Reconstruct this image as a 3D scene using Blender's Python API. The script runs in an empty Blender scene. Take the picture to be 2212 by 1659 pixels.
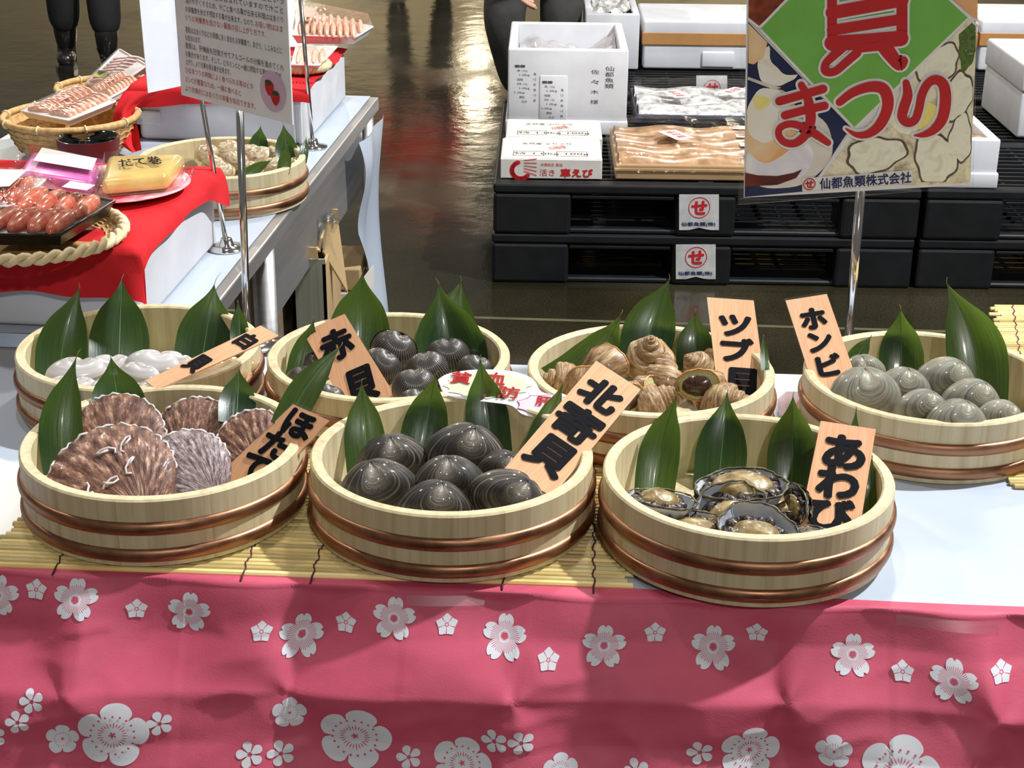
import bpy, bmesh, math, random
from mathutils import Vector, Matrix, Euler
random.seed(7)
PI = math.pi
sc = bpy.context.scene
COL = sc.collection
# ------------------------------------------------------------------ camera
W, H, F = 2212.0, 1659.0, 3400.0
CAM = Vector((0, 0, 1.506))
PITCH, ROLL = math.radians(22.717), math.radians(0.574)
FWD = Vector((0, math.cos(PITCH), -math.sin(PITCH)))
UP0 = Vector((0, math.sin(PITCH), math.cos(PITCH)))
RIGHT = math.cos(ROLL) * Vector((1, 0, 0)) + math.sin(ROLL) * UP0
UP = -math.sin(ROLL) * Vector((1, 0, 0)) + math.cos(ROLL) * UP0
cd = bpy.data.cameras.new('camera')
cd.sensor_width = 36.0
cd.lens = F / W * 36.0
cd.clip_start, cd.clip_end = 0.05, 200
cam = bpy.data.objects.new('camera', cd)
cam.matrix_world = Matrix(((RIGHT.x, UP.x, -FWD.x, CAM.x), (RIGHT.y, UP.y, -FWD.y, CAM.y), (RIGHT.z, UP.z, -FWD.z, CAM.z), (0, 0, 0, 1)))
COL.objects.link(cam)
sc.camera = cam
# ------------------------------------------------------------------ world, lamps, exposure
world = bpy.data.worlds.new('hall_ambient')
sc.world = world
world.use_nodes = True
world.node_tree.nodes['Background'].inputs[0].default_value = (1.0, 0.95, 0.87, 1)
world.node_tree.nodes['Background'].inputs[1].default_value = 0.11
def lamp(name, loc, watts, color, radius):
    l = bpy.data.lights.new(name, 'POINT')
    l.energy, l.color, l.shadow_soft_size = watts, color, radius
    o = bpy.data.objects.new(name, l)
    o.location = loc
    COL.objects.link(o)
    return o
lamp('hall_and_fill_light', (3.1, 2.5, 5.0), 1550, (0.94, 0.97, 1.0), 0.08)
lamp('hall_and_fill_light', (-0.6, 2.4, 5.6), 140, (0.96, 0.98, 1.0), 0.10)
lamp('hall_and_fill_light', (0.9, 5.2, 4.8), 300, (1.0, 0.96, 0.88), 0.12)
lamp('hall_and_fill_light', (-3.4, 3.4, 5.2), 210, (1.0, 0.96, 0.88), 0.12)  # added fill light from the left, no lamp known there
lamp('hall_and_fill_light', (1.0, -4.6, 5.0), 430, (1.0, 0.98, 0.95), 0.15)
lamp('hall_and_fill_light', (-0.75, 31.0, 5.0), 70, (1.0, 0.84, 0.58), 0.25)
lamp('hall_and_fill_light', (-5.0, 33.5, 5.0), 900, (1.0, 0.9, 0.7), 0.25)  # added unseen light to brighten the far wall mirrored in the floor
lamp('hall_and_fill_light', (6.0, 33.5, 5.0), 900, (1.0, 0.9, 0.7), 0.25)  # second added light for the far wall, likewise unseen
lamp('hall_and_fill_light', (1.6, 11.5, 5.5), 240, (1.0, 0.92, 0.78), 0.1)
lamp('hall_and_fill_light', (-3.6, 9.5, 4.6), 420, (1.0, 0.92, 0.76), 0.1)  # added light to lift the distant floor at upper left
sc.view_settings.view_transform = 'Standard'
sc.view_settings.look = 'None'
sc.view_settings.exposure = 0.22
sc.view_settings.gamma = 1.0
sc.view_settings.use_curve_mapping = False
# ------------------------------------------------------------------ helpers
TZ = 0.70      # table top height
def ray(px, py):
    d = FWD + RIGHT * ((px - W / 2) / F) - UP * ((py - H / 2) / F)
    return d.normalized()
def pt(px, py, z=None, y=None, x=None):
    d = ray(px, py)
    if z is not None: t = (z - CAM.z) / d.z
    elif y is not None: t = (y - CAM.y) / d.y
    else: t = (x - CAM.x) / d.x
    return CAM + d * t
class Plane:
    def __init__(s, a, b, c):
        s.o = Vector(a); s.n = (Vector(b) - s.o).cross(Vector(c) - s.o).normalized()
        if s.n.dot(CAM - s.o) < 0: s.n = -s.n
    def px(s, x, y, lift=0.0):
        d = ray(x, y)
        return CAM + d * ((s.o - CAM).dot(s.n) / d.dot(s.n)) + s.n * lift
def S2L(r, g, b):
    f = lambda c: (c / 255 / 12.92) if c / 255 <= 0.04045 else ((c / 255 + 0.055) / 1.055) ** 2.4
    return (f(r), f(g), f(b), 1)
def link(o, parent=None):
    COL.objects.link(o)
    if parent is not None: o.parent = parent
    return o
def mesh_data(name, verts, faces, mats, uv=None, smooth=True, fmat=None):
    me = bpy.data.meshes.new(name)
    me.from_pydata([tuple(v) for v in verts], [], faces)
    if not isinstance(mats, (list, tuple)): mats = [mats]
    for m in mats: me.materials.append(m)
    if fmat: me.polygons.foreach_set('material_index', fmat)
    if smooth: me.polygons.foreach_set('use_smooth', [True] * len(me.polygons))
    if uv is not None:
        l = me.uv_layers.new(name='UVMap')
        idx = [0] * len(me.loops)
        me.loops.foreach_get('vertex_index', idx)
        flat = []
        for i in idx: flat += [uv[i][0], uv[i][1]]
        l.data.foreach_set('uv', flat)
    me.update()
    return me
def part(name, verts, faces, mats, parent=None, uv=None, smooth=True, fmat=None, label=None, world_space=True):
    """one mesh object; verts in world space are re-expressed in the parent's (translation only) frame"""
    if parent is not None and world_space:
        off = parent.location if parent.parent is None else parent.location + parent.parent.location
        verts = [Vector(v) - off for v in verts]
    o = bpy.data.objects.new(name, mesh_data(name, verts, faces, mats, uv, smooth, fmat))
    link(o, parent)
    if label: o['label'] = label
    return o
def tag(o, label, cat, group=None):
    o['label'] = label; o['category'] = cat
    if group: o['group'] = group
    return o
def structure(o):
    o['kind'] = 'structure'
    return o
def thing(name, label, cat, loc=(0, 0, 0), rot=(0, 0, 0), group=None):
    o = bpy.data.objects.new(name, None)
    o.empty_display_size = 0.05
    o.location = Vector(loc); o.rotation_euler = rot
    link(o)
    return tag(o, label, cat, group)
def box(x0, x1, y0, y1, z0, z1):
    v = [(x, y, z) for z in (z0, z1) for y in (y0, y1) for x in (x0, x1)]
    f = [(0, 2, 3, 1), (4, 5, 7, 6), (0, 1, 5, 4), (2, 6, 7, 3), (0, 4, 6, 2), (1, 3, 7, 5)]
    return v, f
def bevel_box(x0, x1, y0, y1, z0, z1, r=0.003, seg=2):
    bm = bmesh.new()
    bmesh.ops.create_cube(bm, size=1)
    bmesh.ops.scale(bm, vec=(x1 - x0, y1 - y0, z1 - z0), verts=bm.verts)
    bmesh.ops.translate(bm, vec=((x0 + x1) / 2, (y0 + y1) / 2, (z0 + z1) / 2), verts=bm.verts)
    bmesh.ops.bevel(bm, geom=bm.edges[:], offset=r, segments=seg, affect='EDGES', profile=0.5)
    return bm_out(bm)
def bm_out(bm):
    bm.verts.index_update()
    v = [x.co.copy() for x in bm.verts]
    f = [[y.index for y in x.verts] for x in bm.faces]
    bm.free()
    return v, f
def join(*vfs):
    V, Fc = [], []
    for v, f in vfs:
        n = len(V)
        V += [Vector(x) for x in v]
        Fc += [[i + n for i in g] for g in f]
    return V, Fc
def xf(vf, m):
    return [m @ Vector(v) for v in vf[0]], vf[1]
def grid(nu, nv, fn, close_u=False, close_v=False):
    """fn(i/nu, j/nv); u columns, v rows"""
    V, Fc, UV = [], [], []
    mu, mv = (nu if close_u else nu + 1), (nv if close_v else nv + 1)
    for j in range(mv):
        for i in range(mu):
            V.append(fn(i / nu, j / nv)); UV.append((i / nu, j / nv))
    for j in range(nv):
        for i in range(nu):
            a, b = i, (i + 1) % mu
            c, d = j % mv, (j + 1) % mv
            Fc.append((c * mu + a, c * mu + b, d * mu + b, d * mu + a))
    return V, Fc, UV
def tube(path, r, n=10, caps=True):
    """round tube along a polyline; r a number or list"""
    path = [Vector(p) for p in path]
    V, Fc = [], []
    prev = None
    for i, p in enumerate(path):
        t = (path[min(i + 1, len(path) - 1)] - path[max(i - 1, 0)]).normalized()
        if prev is None:
            a = t.orthogonal().normalized()
        else:
            a = (prev - t * prev.dot(t)).normalized()
        prev = a
        b = t.cross(a)
        rr = r[i] if isinstance(r, (list, tuple)) else r
        for k in range(n):
            an = 2 * PI * k / n
            V.append(p + (a * math.cos(an) + b * math.sin(an)) * rr)
    for i in range(len(path) - 1):
        for k in range(n):
            Fc.append((i * n + k, i * n + (k + 1) % n, (i + 1) * n + (k + 1) % n, (i + 1) * n + k))
    if caps:
        Fc.append(tuple(range(n - 1, -1, -1)))
        Fc.append(tuple(range((len(path) - 1) * n, len(path) * n)))
    return V, Fc
def lathe(profile, n=48, center=(0, 0, 0)):
    c = Vector(center)
    V, Fc = [], []
    for (r, z) in profile:
        for k in range(n):
            a = 2 * PI * k / n
            V.append(c + Vector((r * math.cos(a), r * math.sin(a), z)))
    for i in range(len(profile) - 1):
        for k in range(n):
            Fc.append((i * n + k, i * n + (k + 1) % n, (i + 1) * n + (k + 1) % n, (i + 1) * n + k))
    return V, Fc
def prism(pts, n, th):
    """closed polygon (3D points) thickened backwards along -n"""
    pts = [Vector(p) for p in pts]
    k = len(pts)
    V = pts + [p - n * th for p in pts]
    Fc = [tuple(range(k)), tuple(range(2 * k - 1, k - 1, -1))]
    Fc += [(i, i + k, (i + 1) % k + k, (i + 1) % k) for i in range(k)]
    return V, Fc
def smoothstep(a, b, x):
    t = max(0.0, min(1.0, (x - a) / (b - a)))
    return t * t * (3 - 2 * t)
def hash2(i, j, s=0):
    x = math.sin(i * 127.1 + j * 311.7 + s * 74.7) * 43758.5453
    return x - math.floor(x)
def vnoise(x, y, s=0):
    i, j = math.floor(x), math.floor(y)
    u, v = x - i, y - j
    u, v = u * u * (3 - 2 * u), v * v * (3 - 2 * v)
    a, b, c, d = hash2(i, j, s), hash2(i + 1, j, s), hash2(i, j + 1, s), hash2(i + 1, j + 1, s)
    return (a * (1 - u) + b * u) * (1 - v) + (c * (1 - u) + d * u) * v
# ------------------------------------------------------------------ materials
def new_mat(name):
    m = bpy.data.materials.new(name)
    m.use_nodes = True
    nt = m.node_tree
    return m, nt, nt.nodes['Principled BSDF']
def ramp(nt, stops):
    r = nt.nodes.new('ShaderNodeValToRGB')
    el = r.color_ramp.elements
    while len(el) < len(stops): el.new(0.5)
    for e, (p, c) in zip(el, stops):
        e.position = p; e.color = c if len(c) == 4 else (*c, 1)
    return r
def noise_mat(name, stops, scale=(10, 10, 10), detail=4, rough=0.5, metal=0.0, bump=0.0, bump_scale=None, coord='Object',
              distort=0.0, spec=0.5, coat=0.0, rand=True, sss=0.0, noise_rough=0.55, transmission=0.0, rrough=None, vary=0.0):
    m, nt, b = new_mat(name)
    tc = nt.nodes.new('ShaderNodeTexCoord')
    mp = nt.nodes.new('ShaderNodeMapping')
    mp.inputs['Scale'].default_value = scale
    nt.links.new(tc.outputs[coord], mp.inputs['Vector'])
    if rand:
        oi = nt.nodes.new('ShaderNodeObjectInfo')
        mm = nt.nodes.new('ShaderNodeMath'); mm.operation = 'MULTIPLY'; mm.inputs[1].default_value = 37.0
        nt.links.new(oi.outputs['Random'], mm.inputs[0])
        nt.links.new(mm.outputs[0], mp.inputs['Location'])
    n = nt.nodes.new('ShaderNodeTexNoise')
    n.inputs['Scale'].default_value = 1.0
    n.inputs['Detail'].default_value = detail
    n.inputs['Roughness'].default_value = noise_rough
    n.inputs['Distortion'].default_value = distort
    nt.links.new(mp.outputs[0], n.inputs['Vector'])
    r = ramp(nt, stops)
    nt.links.new(n.outputs['Fac'], r.inputs[0])
    nt.links.new(r.outputs[0], b.inputs['Base Color'])
    if vary:
        oi2 = nt.nodes.new('ShaderNodeObjectInfo')
        mr = nt.nodes.new('ShaderNodeMapRange'); mr.inputs['To Min'].default_value = 1 - vary; mr.inputs['To Max'].default_value = 1 + vary * .3
        nt.links.new(oi2.outputs['Random'], mr.inputs['Value'])
        hv = nt.nodes.new('ShaderNodeHueSaturation'); nt.links.new(mr.outputs[0], hv.inputs['Value'])
        nt.links.new(r.outputs[0], hv.inputs['Color']); nt.links.new(hv.outputs[0], b.inputs['Base Color'])
    b.inputs['Roughness'].default_value = rough
    b.inputs['Metallic'].default_value = metal
    b.inputs['Specular IOR Level'].default_value = spec
    b.inputs['Coat Weight'].default_value = coat
    b.inputs['Coat Roughness'].default_value = 0.08
    if rrough:
        rr = ramp(nt, [(0.35, (rrough[0],) * 3), (0.65, (rrough[1],) * 3)])
        nt.links.new(n.outputs['Fac'], rr.inputs[0]); nt.links.new(rr.outputs[0], b.inputs['Roughness'])
    if bump:
        bp = nt.nodes.new('ShaderNodeBump')
        bp.inputs['Strength'].default_value = bump
        bp.inputs['Distance'].default_value = 0.002
        src = n
        if bump_scale:
            src = nt.nodes.new('ShaderNodeTexNoise')
            src.inputs['Scale'].default_value = bump_scale; src.inputs['Detail'].default_value = 3
            nt.links.new(tc.outputs[coord], src.inputs['Vector'])
        nt.links.new(src.outputs['Fac'], bp.inputs['Height'])
        nt.links.new(bp.outputs[0], b.inputs['Normal'])
    return m
def flat_mat(name, c, rough=0.5, metal=0.0, spec=0.5, coat=0.0, emit=0):
    m, nt, b = new_mat(name)
    b.inputs['Base Color'].default_value = c if len(c) == 4 else (*c, 1)
    b.inputs['Roughness'].default_value = rough
    b.inputs['Metallic'].default_value = metal
    b.inputs['Specular IOR Level'].default_value = spec
    b.inputs['Coat Weight'].default_value = coat
    # faint procedural mottling so that no surface is perfectly even
    n = nt.nodes.new('ShaderNodeTexNoise'); n.inputs['Scale'].default_value = 25; n.inputs['Detail'].default_value = 3
    tc = nt.nodes.new('ShaderNodeTexCoord'); nt.links.new(tc.outputs['Object'], n.inputs['Vector'])
    cc = b.inputs['Base Color'].default_value[:]
    r = ramp(nt, [(0.3, tuple(x * 0.93 for x in cc[:3])), (0.7, tuple(min(1, x * 1.04) for x in cc[:3]))])
    nt.links.new(n.outputs['Fac'], r.inputs[0]); nt.links.new(r.outputs[0], b.inputs['Base Color'])
    return m
def clear_mat(name, tint=(1, 1, 1), gloss=0.14, rough=0.08, bump=0.0, bscale=60):
    m, nt, b = new_mat(name)
    nt.nodes.remove(b)
    out = nt.nodes['Material Output']
    tr = nt.nodes.new('ShaderNodeBsdfTransparent'); tr.inputs[0].default_value = (*tint, 1)
    gl = nt.nodes.new('ShaderNodeBsdfGlossy'); gl.inputs['Roughness'].default_value = rough
    lw = nt.nodes.new('ShaderNodeLayerWeight'); lw.inputs[0].default_value = 0.35
    mth = nt.nodes.new('ShaderNodeMath'); mth.operation = 'MULTIPLY_ADD'
    mth.inputs[1].default_value = 0.28; mth.inputs[2].default_value = gloss; mth.use_clamp = True
    mx = nt.nodes.new('ShaderNodeMixShader')
    nt.links.new(lw.outputs['Fresnel'], mth.inputs[0]); nt.links.new(mth.outputs[0], mx.inputs[0])
    nt.links.new(tr.outputs[0], mx.inputs[1]); nt.links.new(gl.outputs[0], mx.inputs[2])
    if bump:
        n = nt.nodes.new('ShaderNodeTexNoise'); n.inputs['Scale'].default_value = bscale; n.inputs['Detail'].default_value = 3
        tc = nt.nodes.new('ShaderNodeTexCoord'); nt.links.new(tc.outputs['Object'], n.inputs['Vector'])
        bp = nt.nodes.new('ShaderNodeBump'); bp.inputs['Strength'].default_value = bump; bp.inputs['Distance'].default_value = 0.01
        nt.links.new(n.outputs['Fac'], bp.inputs['Height']); nt.links.new(bp.outputs[0], gl.inputs['Normal'])
    nt.links.new(mx.outputs[0], out.inputs[0])
    return m
def shell_mat(name, stops, band=(30, 2), rough=0.3, umbo=None, umbo_at=0.3, bump=0.25, ribs=0, rib_cols=None, coat=0.3):
    """UV.x = growth (0 at umbo, 1 at margin), UV.y = angle round the shell"""
    m, nt, b = new_mat(name)
    tc = nt.nodes.new('ShaderNodeTexCoord')
    mp = nt.nodes.new('ShaderNodeMapping'); mp.inputs['Scale'].default_value = (band[0], band[1], 1)
    nt.links.new(tc.outputs['UV'], mp.inputs['Vector'])
    oi = nt.nodes.new('ShaderNodeObjectInfo')
    mm = nt.nodes.new('ShaderNodeMath'); mm.operation = 'MULTIPLY'; mm.inputs[1].default_value = 91.0
    nt.links.new(oi.outputs['Random'], mm.inputs[0]); nt.links.new(mm.outputs[0], mp.inputs['Location'])
    n = nt.nodes.new('ShaderNodeTexNoise'); n.inputs['Scale'].default_value = 1; n.inputs['Detail'].default_value = 5
    n.inputs['Roughness'].default_value = 0.65
    nt.links.new(mp.outputs[0], n.inputs['Vector'])
    r = ramp(nt, stops); nt.links.new(n.outputs['Fac'], r.inputs[0])
    col = r.outputs[0]
    sx = nt.nodes.new('ShaderNodeSeparateXYZ'); nt.links.new(tc.outputs['UV'], sx.inputs[0])
    if ribs:
        mu = nt.nodes.new('ShaderNodeMath'); mu.operation = 'MULTIPLY'; mu.inputs[1].default_value = ribs * 2 * PI
        nt.links.new(sx.outputs['Y'], mu.inputs[0])
        cs = nt.nodes.new('ShaderNodeMath'); cs.operation = 'COSINE'; nt.links.new(mu.outputs[0], cs.inputs[0])
        mr = nt.nodes.new('ShaderNodeMapRange'); mr.inputs['From Min'].default_value = -0.2; mr.inputs['From Max'].default_value = 1
        nt.links.new(cs.outputs[0], mr.inputs['Value'])
        mxr = nt.nodes.new('ShaderNodeMix'); mxr.data_type = 'RGBA'
        nt.links.new(mr.outputs[0], mxr.inputs[0]); nt.links.new(col, mxr.inputs[6])
        mxr.inputs[7].default_value = (*rib_cols, 1) if len(rib_cols) == 3 else rib_cols
        col = mxr.outputs[2]
    if umbo:
        n2 = nt.nodes.new('ShaderNodeTexNoise'); n2.inputs['Scale'].default_value = 60; n2.inputs['Detail'].default_value = 4
        nt.links.new(tc.outputs['Object'], n2.inputs['Vector'])
        ad = nt.nodes.new('ShaderNodeMath'); ad.operation = 'MULTIPLY_ADD'; ad.inputs[1].default_value = 0.35
        nt.links.new(n2.outputs['Fac'], ad.inputs[0]); nt.links.new(sx.outputs['X'], ad.inputs[2])
        mr = nt.nodes.new('ShaderNodeMapRange')
        mr.inputs['From Min'].default_value = umbo_at + 0.05; mr.inputs['From Max'].default_value = umbo_at + 0.4
        mr.inputs['To Min'].default_value = 0.85; mr.inputs['To Max'].default_value = 0.0
        nt.links.new(ad.outputs[0], mr.inputs['Value'])
        mxu = nt.nodes.new('ShaderNodeMix'); mxu.data_type = 'RGBA'
        nt.links.new(mr.outputs[0], mxu.inputs[0]); nt.links.new(col, mxu.inputs[6]); mxu.inputs[7].default_value = (*umbo, 1)
        col = mxu.outputs[2]
    nt.links.new(col, b.inputs['Base Color'])
    b.inputs['Roughness'].default_value = rough
    b.inputs['Coat Weight'].default_value = coat; b.inputs['Coat Roughness'].default_value = 0.12
    bp = nt.nodes.new('ShaderNodeBump'); bp.inputs['Strength'].default_value = bump; bp.inputs['Distance'].default_value = 0.0015
    nt.links.new(n.outputs['Fac'], bp.inputs['Height']); nt.links.new(bp.outputs[0], b.inputs['Normal'])
    return m
MT = {}
MT['wood'] = noise_mat('hinoki_wood', [(0.25, S2L(178, 158, 118)), (0.5, S2L(203, 187, 149)), (0.75, S2L(216, 201, 166))], scale=(95, 95, 3.5), detail=5, rough=0.5, bump=0.08)
MT['wood_end'] = MT['wood']
MT['copper'] = noise_mat('copper', [(0.3, S2L(146, 102, 76)), (0.7, S2L(174, 132, 102))], scale=(30, 30, 30), rough=0.42, metal=1.0, rrough=(0.36, 0.52))
MT['bamboo'] = noise_mat('bamboo', [(0.3, S2L(198, 164, 92)), (0.55, S2L(232, 208, 136)), (0.8, S2L(243, 228, 170))], scale=(6, 60, 60), rough=0.45, vary=0.45)
MT['string'] = flat_mat('dark_red_string', S2L(84, 42, 44), 0.9)
MT['sheet'] = noise_mat('white_vinyl_sheet', [(0.3, S2L(176, 186, 199)), (0.7, S2L(188, 197, 209))], scale=(4, 4, 4), rough=0.32, bump=0.12, bump_scale=9, rand=False)
MT['styro'] = noise_mat('styrofoam', [(0.3, S2L(196, 196, 199)), (0.7, S2L(210, 210, 213))], scale=(9, 9, 9), rough=0.75, bump=0.06, bump_scale=220)
MT['red_cloth'] = noise_mat('red_felt', [(0.3, S2L(192, 34, 40)), (0.7, S2L(208, 44, 48))], scale=(14, 14, 14), rough=0.92, spec=0.15, bump=0.15, bump_scale=300)
MT['steel'] = noise_mat('stainless_steel', [(0.3, (0.50, 0.49, 0.48)), (0.7, (0.62, 0.61, 0.60))], scale=(3, 3, 60), rough=0.5, metal=1.0)
MT['chrome'] = flat_mat('chrome', (0.72, 0.71, 0.70), 0.12, 1.0)
MT['black_plastic'] = noise_mat('black_plastic', [(0.3, (0.0045, 0.005, 0.006)), (0.7, (0.009, 0.0095, 0.011))], scale=(18, 18, 18), spec=.3, rough=0.55, bump=0.1, bump_scale=90)
MT['clear'] = clear_mat('clear_film', gloss=0.04, rough=0.06, bump=0.25, bscale=55)
MT['clear_flat'] = clear_mat('clear_laminate', gloss=0.02, rough=0.15)
MT['cardboard'] = noise_mat('cardboard', [(0.3, S2L(166, 138, 96)), (0.7, S2L(184, 156, 112))], scale=(8, 8, 8), rough=0.85)
MT['kraft'] = noise_mat('kraft_board', [(0.3, S2L(178, 144, 100)), (0.7, S2L(194, 160, 116))], scale=(8, 8, 8), rough=0.7)
MT['white_board'] = flat_mat('white_carton', S2L(212, 206, 197), 0.6)
MT['paper'] = flat_mat('white_paper', S2L(232, 232, 234), 0.6)
MT['ink_black'] = flat_mat('black_ink', (0.006, 0.006, 0.008), 0.7, spec=.08)
MT['ink_red'] = flat_mat('red_ink', S2L(196, 30, 34), 0.5)
MT['ink_navy'] = flat_mat('navy_ink', S2L(26, 38, 92), 0.5)
MT['ink_grey'] = flat_mat('grey_ink', S2L(70, 66, 66), 0.6)
MT['ink_white'] = flat_mat('white_ink', S2L(236, 234, 232), 0.5)
# ------------------------------------------------------------------ lettering helpers
_tc = {}
def text_vf(s, offset=0.0, res=3):
    key = (s, offset, res)
    if key not in _tc:
        c = bpy.data.curves.new('glyphs', 'FONT')
        c.body = s; c.size = 1.0; c.offset = offset; c.resolution_u = res
        c.align_x = 'LEFT'; c.space_line = 1.0
        o = bpy.data.objects.new('glyphs', c)
        COL.objects.link(o)
        dg = bpy.context.evaluated_depsgraph_get()
        me = bpy.data.meshes.new_from_object(o.evaluated_get(dg))
        v = [x.co.copy() for x in me.vertices]; f = [list(p.vertices) for p in me.polygons]
        bpy.data.objects.remove(o); bpy.data.curves.remove(c); bpy.data.meshes.remove(me)
        if v:
            x0, x1 = min(p.x for p in v), max(p.x for p in v); y0, y1 = min(p.y for p in v), max(p.y for p in v)
        else: x0 = x1 = y0 = y1 = 0
        _tc[key] = (v, f, (x0, x1, y0, y1))
    return _tc[key]
def bold(s, center, ex, ey, w, h, n, wt=0.035, rot=0.0, res=3):
    """heavy lettering: the glyph laid down several times, slightly shifted, one print layer on the other"""
    out_ = []
    for k in range(9):
        a = 2 * PI * k / 8
        d = Vector() if k == 8 else (ex * math.cos(a) + ey * math.sin(a)) * wt * h
        out_.append(glyph(s, center + d + n * (0.00007 * k), ex, ey, w * (1 - wt * 1.6), h * (1 - wt * 1.6), 0.0, rot, res))
    return join(*out_)
def glyph(s, center, ex, ey, w, h, offset=0.0, rot=0.0, res=3):
    """text fitted into a w x h box around center in the plane (ex, ey)"""
    v, f, (x0, x1, y0, y1) = text_vf(s, offset, res)
    sx, sy = w / max(1e-6, x1 - x0), h / max(1e-6, y1 - y0)
    cr, sr = math.cos(rot), math.sin(rot)
    out = []
    for p in v:
        a, b = (p.x - (x0 + x1) / 2) * sx, (p.y - (y0 + y1) / 2) * sy
        a, b = a * cr - b * sr, a * sr + b * cr
        out.append(center + ex * a + ey * b)
    return out, [list(g) for g in f]
def ribbon2d(pts, widths, n_disc=12):
    """stroke as one flat non-overlapping strip in 2D with rounded ends"""
    m = len(pts)
    ws = widths if isinstance(widths, (list, tuple)) else [widths] * m
    V, Fc = [], []
    nr = []
    for i in range(m):
        a, b = pts[max(0, i - 1)], pts[min(m - 1, i + 1)]
        dx, dy = b[0] - a[0], b[1] - a[1]
        L = math.hypot(dx, dy) or 1
        nr.append((-dy / L, dx / L))
    for (x, y), (nx, ny), w in zip(pts, nr, ws):
        V += [(x + nx * w / 2, y + ny * w / 2), (x - nx * w / 2, y - ny * w / 2)]
    for i in range(m - 1): Fc.append([2 * i, 2 * i + 1, 2 * i + 3, 2 * i + 2])
    for e, sg in ((0, 1), (m - 1, -1)):
        x, y = pts[e]; nx, ny = nr[e]; w = ws[e] / 2
        tx, ty = -ny * sg, nx * sg           # direction pointing out of the stroke's end
        cap = []
        for k in range(1, 7):
            a = PI * k / 7
            V.append((x + (nx * math.cos(a) + tx * math.sin(a)) * w, y + (ny * math.cos(a) + ty * math.sin(a)) * w)); cap.append(len(V) - 1)
        Fc.append([2 * e] + cap + [2 * e + 1])
    return V, Fc
def smooth_path(pts, n=6):
    out = []
    P = [pts[0]] + list(pts) + [pts[-1]]
    for i in range(1, len(P) - 2):
        for k in range(n):
            t = k / n
            q = []
            for d in range(len(P[0])):
                a, b, c, e = P[i - 1][d], P[i][d], P[i + 1][d], P[i + 2][d]
                q.append(0.5 * (2 * b + (c - a) * t + (2 * a - 5 * b + 4 * c - e) * t * t + (3 * b - a - 3 * c + e) * t ** 3))
            out.append(tuple(q))
    out.append(tuple(pts[-1]))
    return out
# ------------------------------------------------------------------ the hall: wet floor and far wall
def floor_material():
    m, nt, b = new_mat('wet_concrete')
    tc = nt.nodes.new('ShaderNodeTexCoord')
    def nz(scale, detail, vec=None):
        n = nt.nodes.new('ShaderNodeTexNoise'); n.inputs['Scale'].default_value = scale; n.inputs['Detail'].default_value = detail
        nt.links.new(vec or tc.outputs['Object'], n.inputs['Vector']); return n
    mp = nt.nodes.new('ShaderNodeMapping'); mp.inputs['Scale'].default_value = (1.0, 0.75, 1)
    nt.links.new(tc.outputs['Object'], mp.inputs['Vector'])
    big = nz(1.7, 5, mp.outputs[0]); fine = nz(160, 3)
    r1 = ramp(nt, [(0.3, (0.014, 0.012, 0.006)), (0.55, (0.030, 0.025, 0.013)), (0.8, (0.060, 0.052, 0.032))])
    nt.links.new(big.outputs['Fac'], r1.inputs[0])
    r2 = ramp(nt, [(0.35, (0.55, 0.55, 0.55)), (0.68, (1.15, 1.15, 1.1)), (0.80, (2.6, 2.6, 2.4))])
    nt.links.new(fine.outputs['Fac'], r2.inputs[0])
    mx = nt.nodes.new('ShaderNodeMix'); mx.data_type = 'RGBA'; mx.blend_type = 'MULTIPLY'; mx.inputs[0].default_value = 1
    nt.links.new(r1.outputs[0], mx.inputs[6]); nt.links.new(r2.outputs[0], mx.inputs[7])
    nt.links.new(mx.outputs[2], b.inputs['Base Color'])
    rr = ramp(nt, [(0.36, (0.05,) * 3), (0.52, (0.10,) * 3), (0.66, (0.28,) * 3)])
    nt.links.new(big.outputs['Fac'], rr.inputs[0]); nt.links.new(rr.outputs[0], b.inputs['Roughness'])
    mid = nz(7, 3)
    hs = nt.nodes.new('ShaderNodeMath'); hs.operation = 'MULTIPLY_ADD'; hs.inputs[1].default_value = 0.10
    nt.links.new(fine.outputs['Fac'], hs.inputs[0]); nt.links.new(mid.outputs['Fac'], hs.inputs[2])
    bp = nt.nodes.new('ShaderNodeBump'); bp.inputs['Strength'].default_value = 0.10; bp.inputs['Distance'].default_value = 0.02
    nt.links.new(hs.outputs[0], bp.inputs['Height']); nt.links.new(bp.outputs[0], b.inputs['Normal'])
    b.inputs['Specular IOR Level'].default_value = 0.5
    return m
MT['floor'] = floor_material()
v, f = box(-16, 16, -3, 40, -0.12, 0.0)
structure(part('floor', v, f, MT['floor'], smooth=False))
MT['wall'] = noise_mat('hall_wall', [(0.3, S2L(176, 162, 132)), (0.7, S2L(198, 186, 158))], scale=(0.6, 0.6, 0.6), rough=0.8, rand=False)
v, f = box(-16, 16, 38, 38.2, 0, 7)
structure(part('wall_back', v, f, MT['wall'], smooth=False))
MT['line'] = noise_mat('worn_yellow_paint', [(0.3, S2L(64, 62, 40)), (0.7, S2L(86, 84, 56))], scale=(9, 60, 9), rough=0.5)
a, b2 = pt(1000, 686, z=0.0), pt(2212, 722, z=0.0)
dv = (b2 - a).normalized(); a = a - dv * 1.5; b2 = b2 + dv * 1.5
nrm = Vector((-dv.y, dv.x, 0)) * 0.006
o = part('trim_1', [a - nrm + Vector((0, 0, .0005)), b2 - nrm + Vector((0, 0, .0005)), b2 + nrm + Vector((0, 0, .0025)), a + nrm + Vector((0, 0, .0025))], [(0, 1, 2, 3)], MT['line'], smooth=False)
structure(o)
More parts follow.
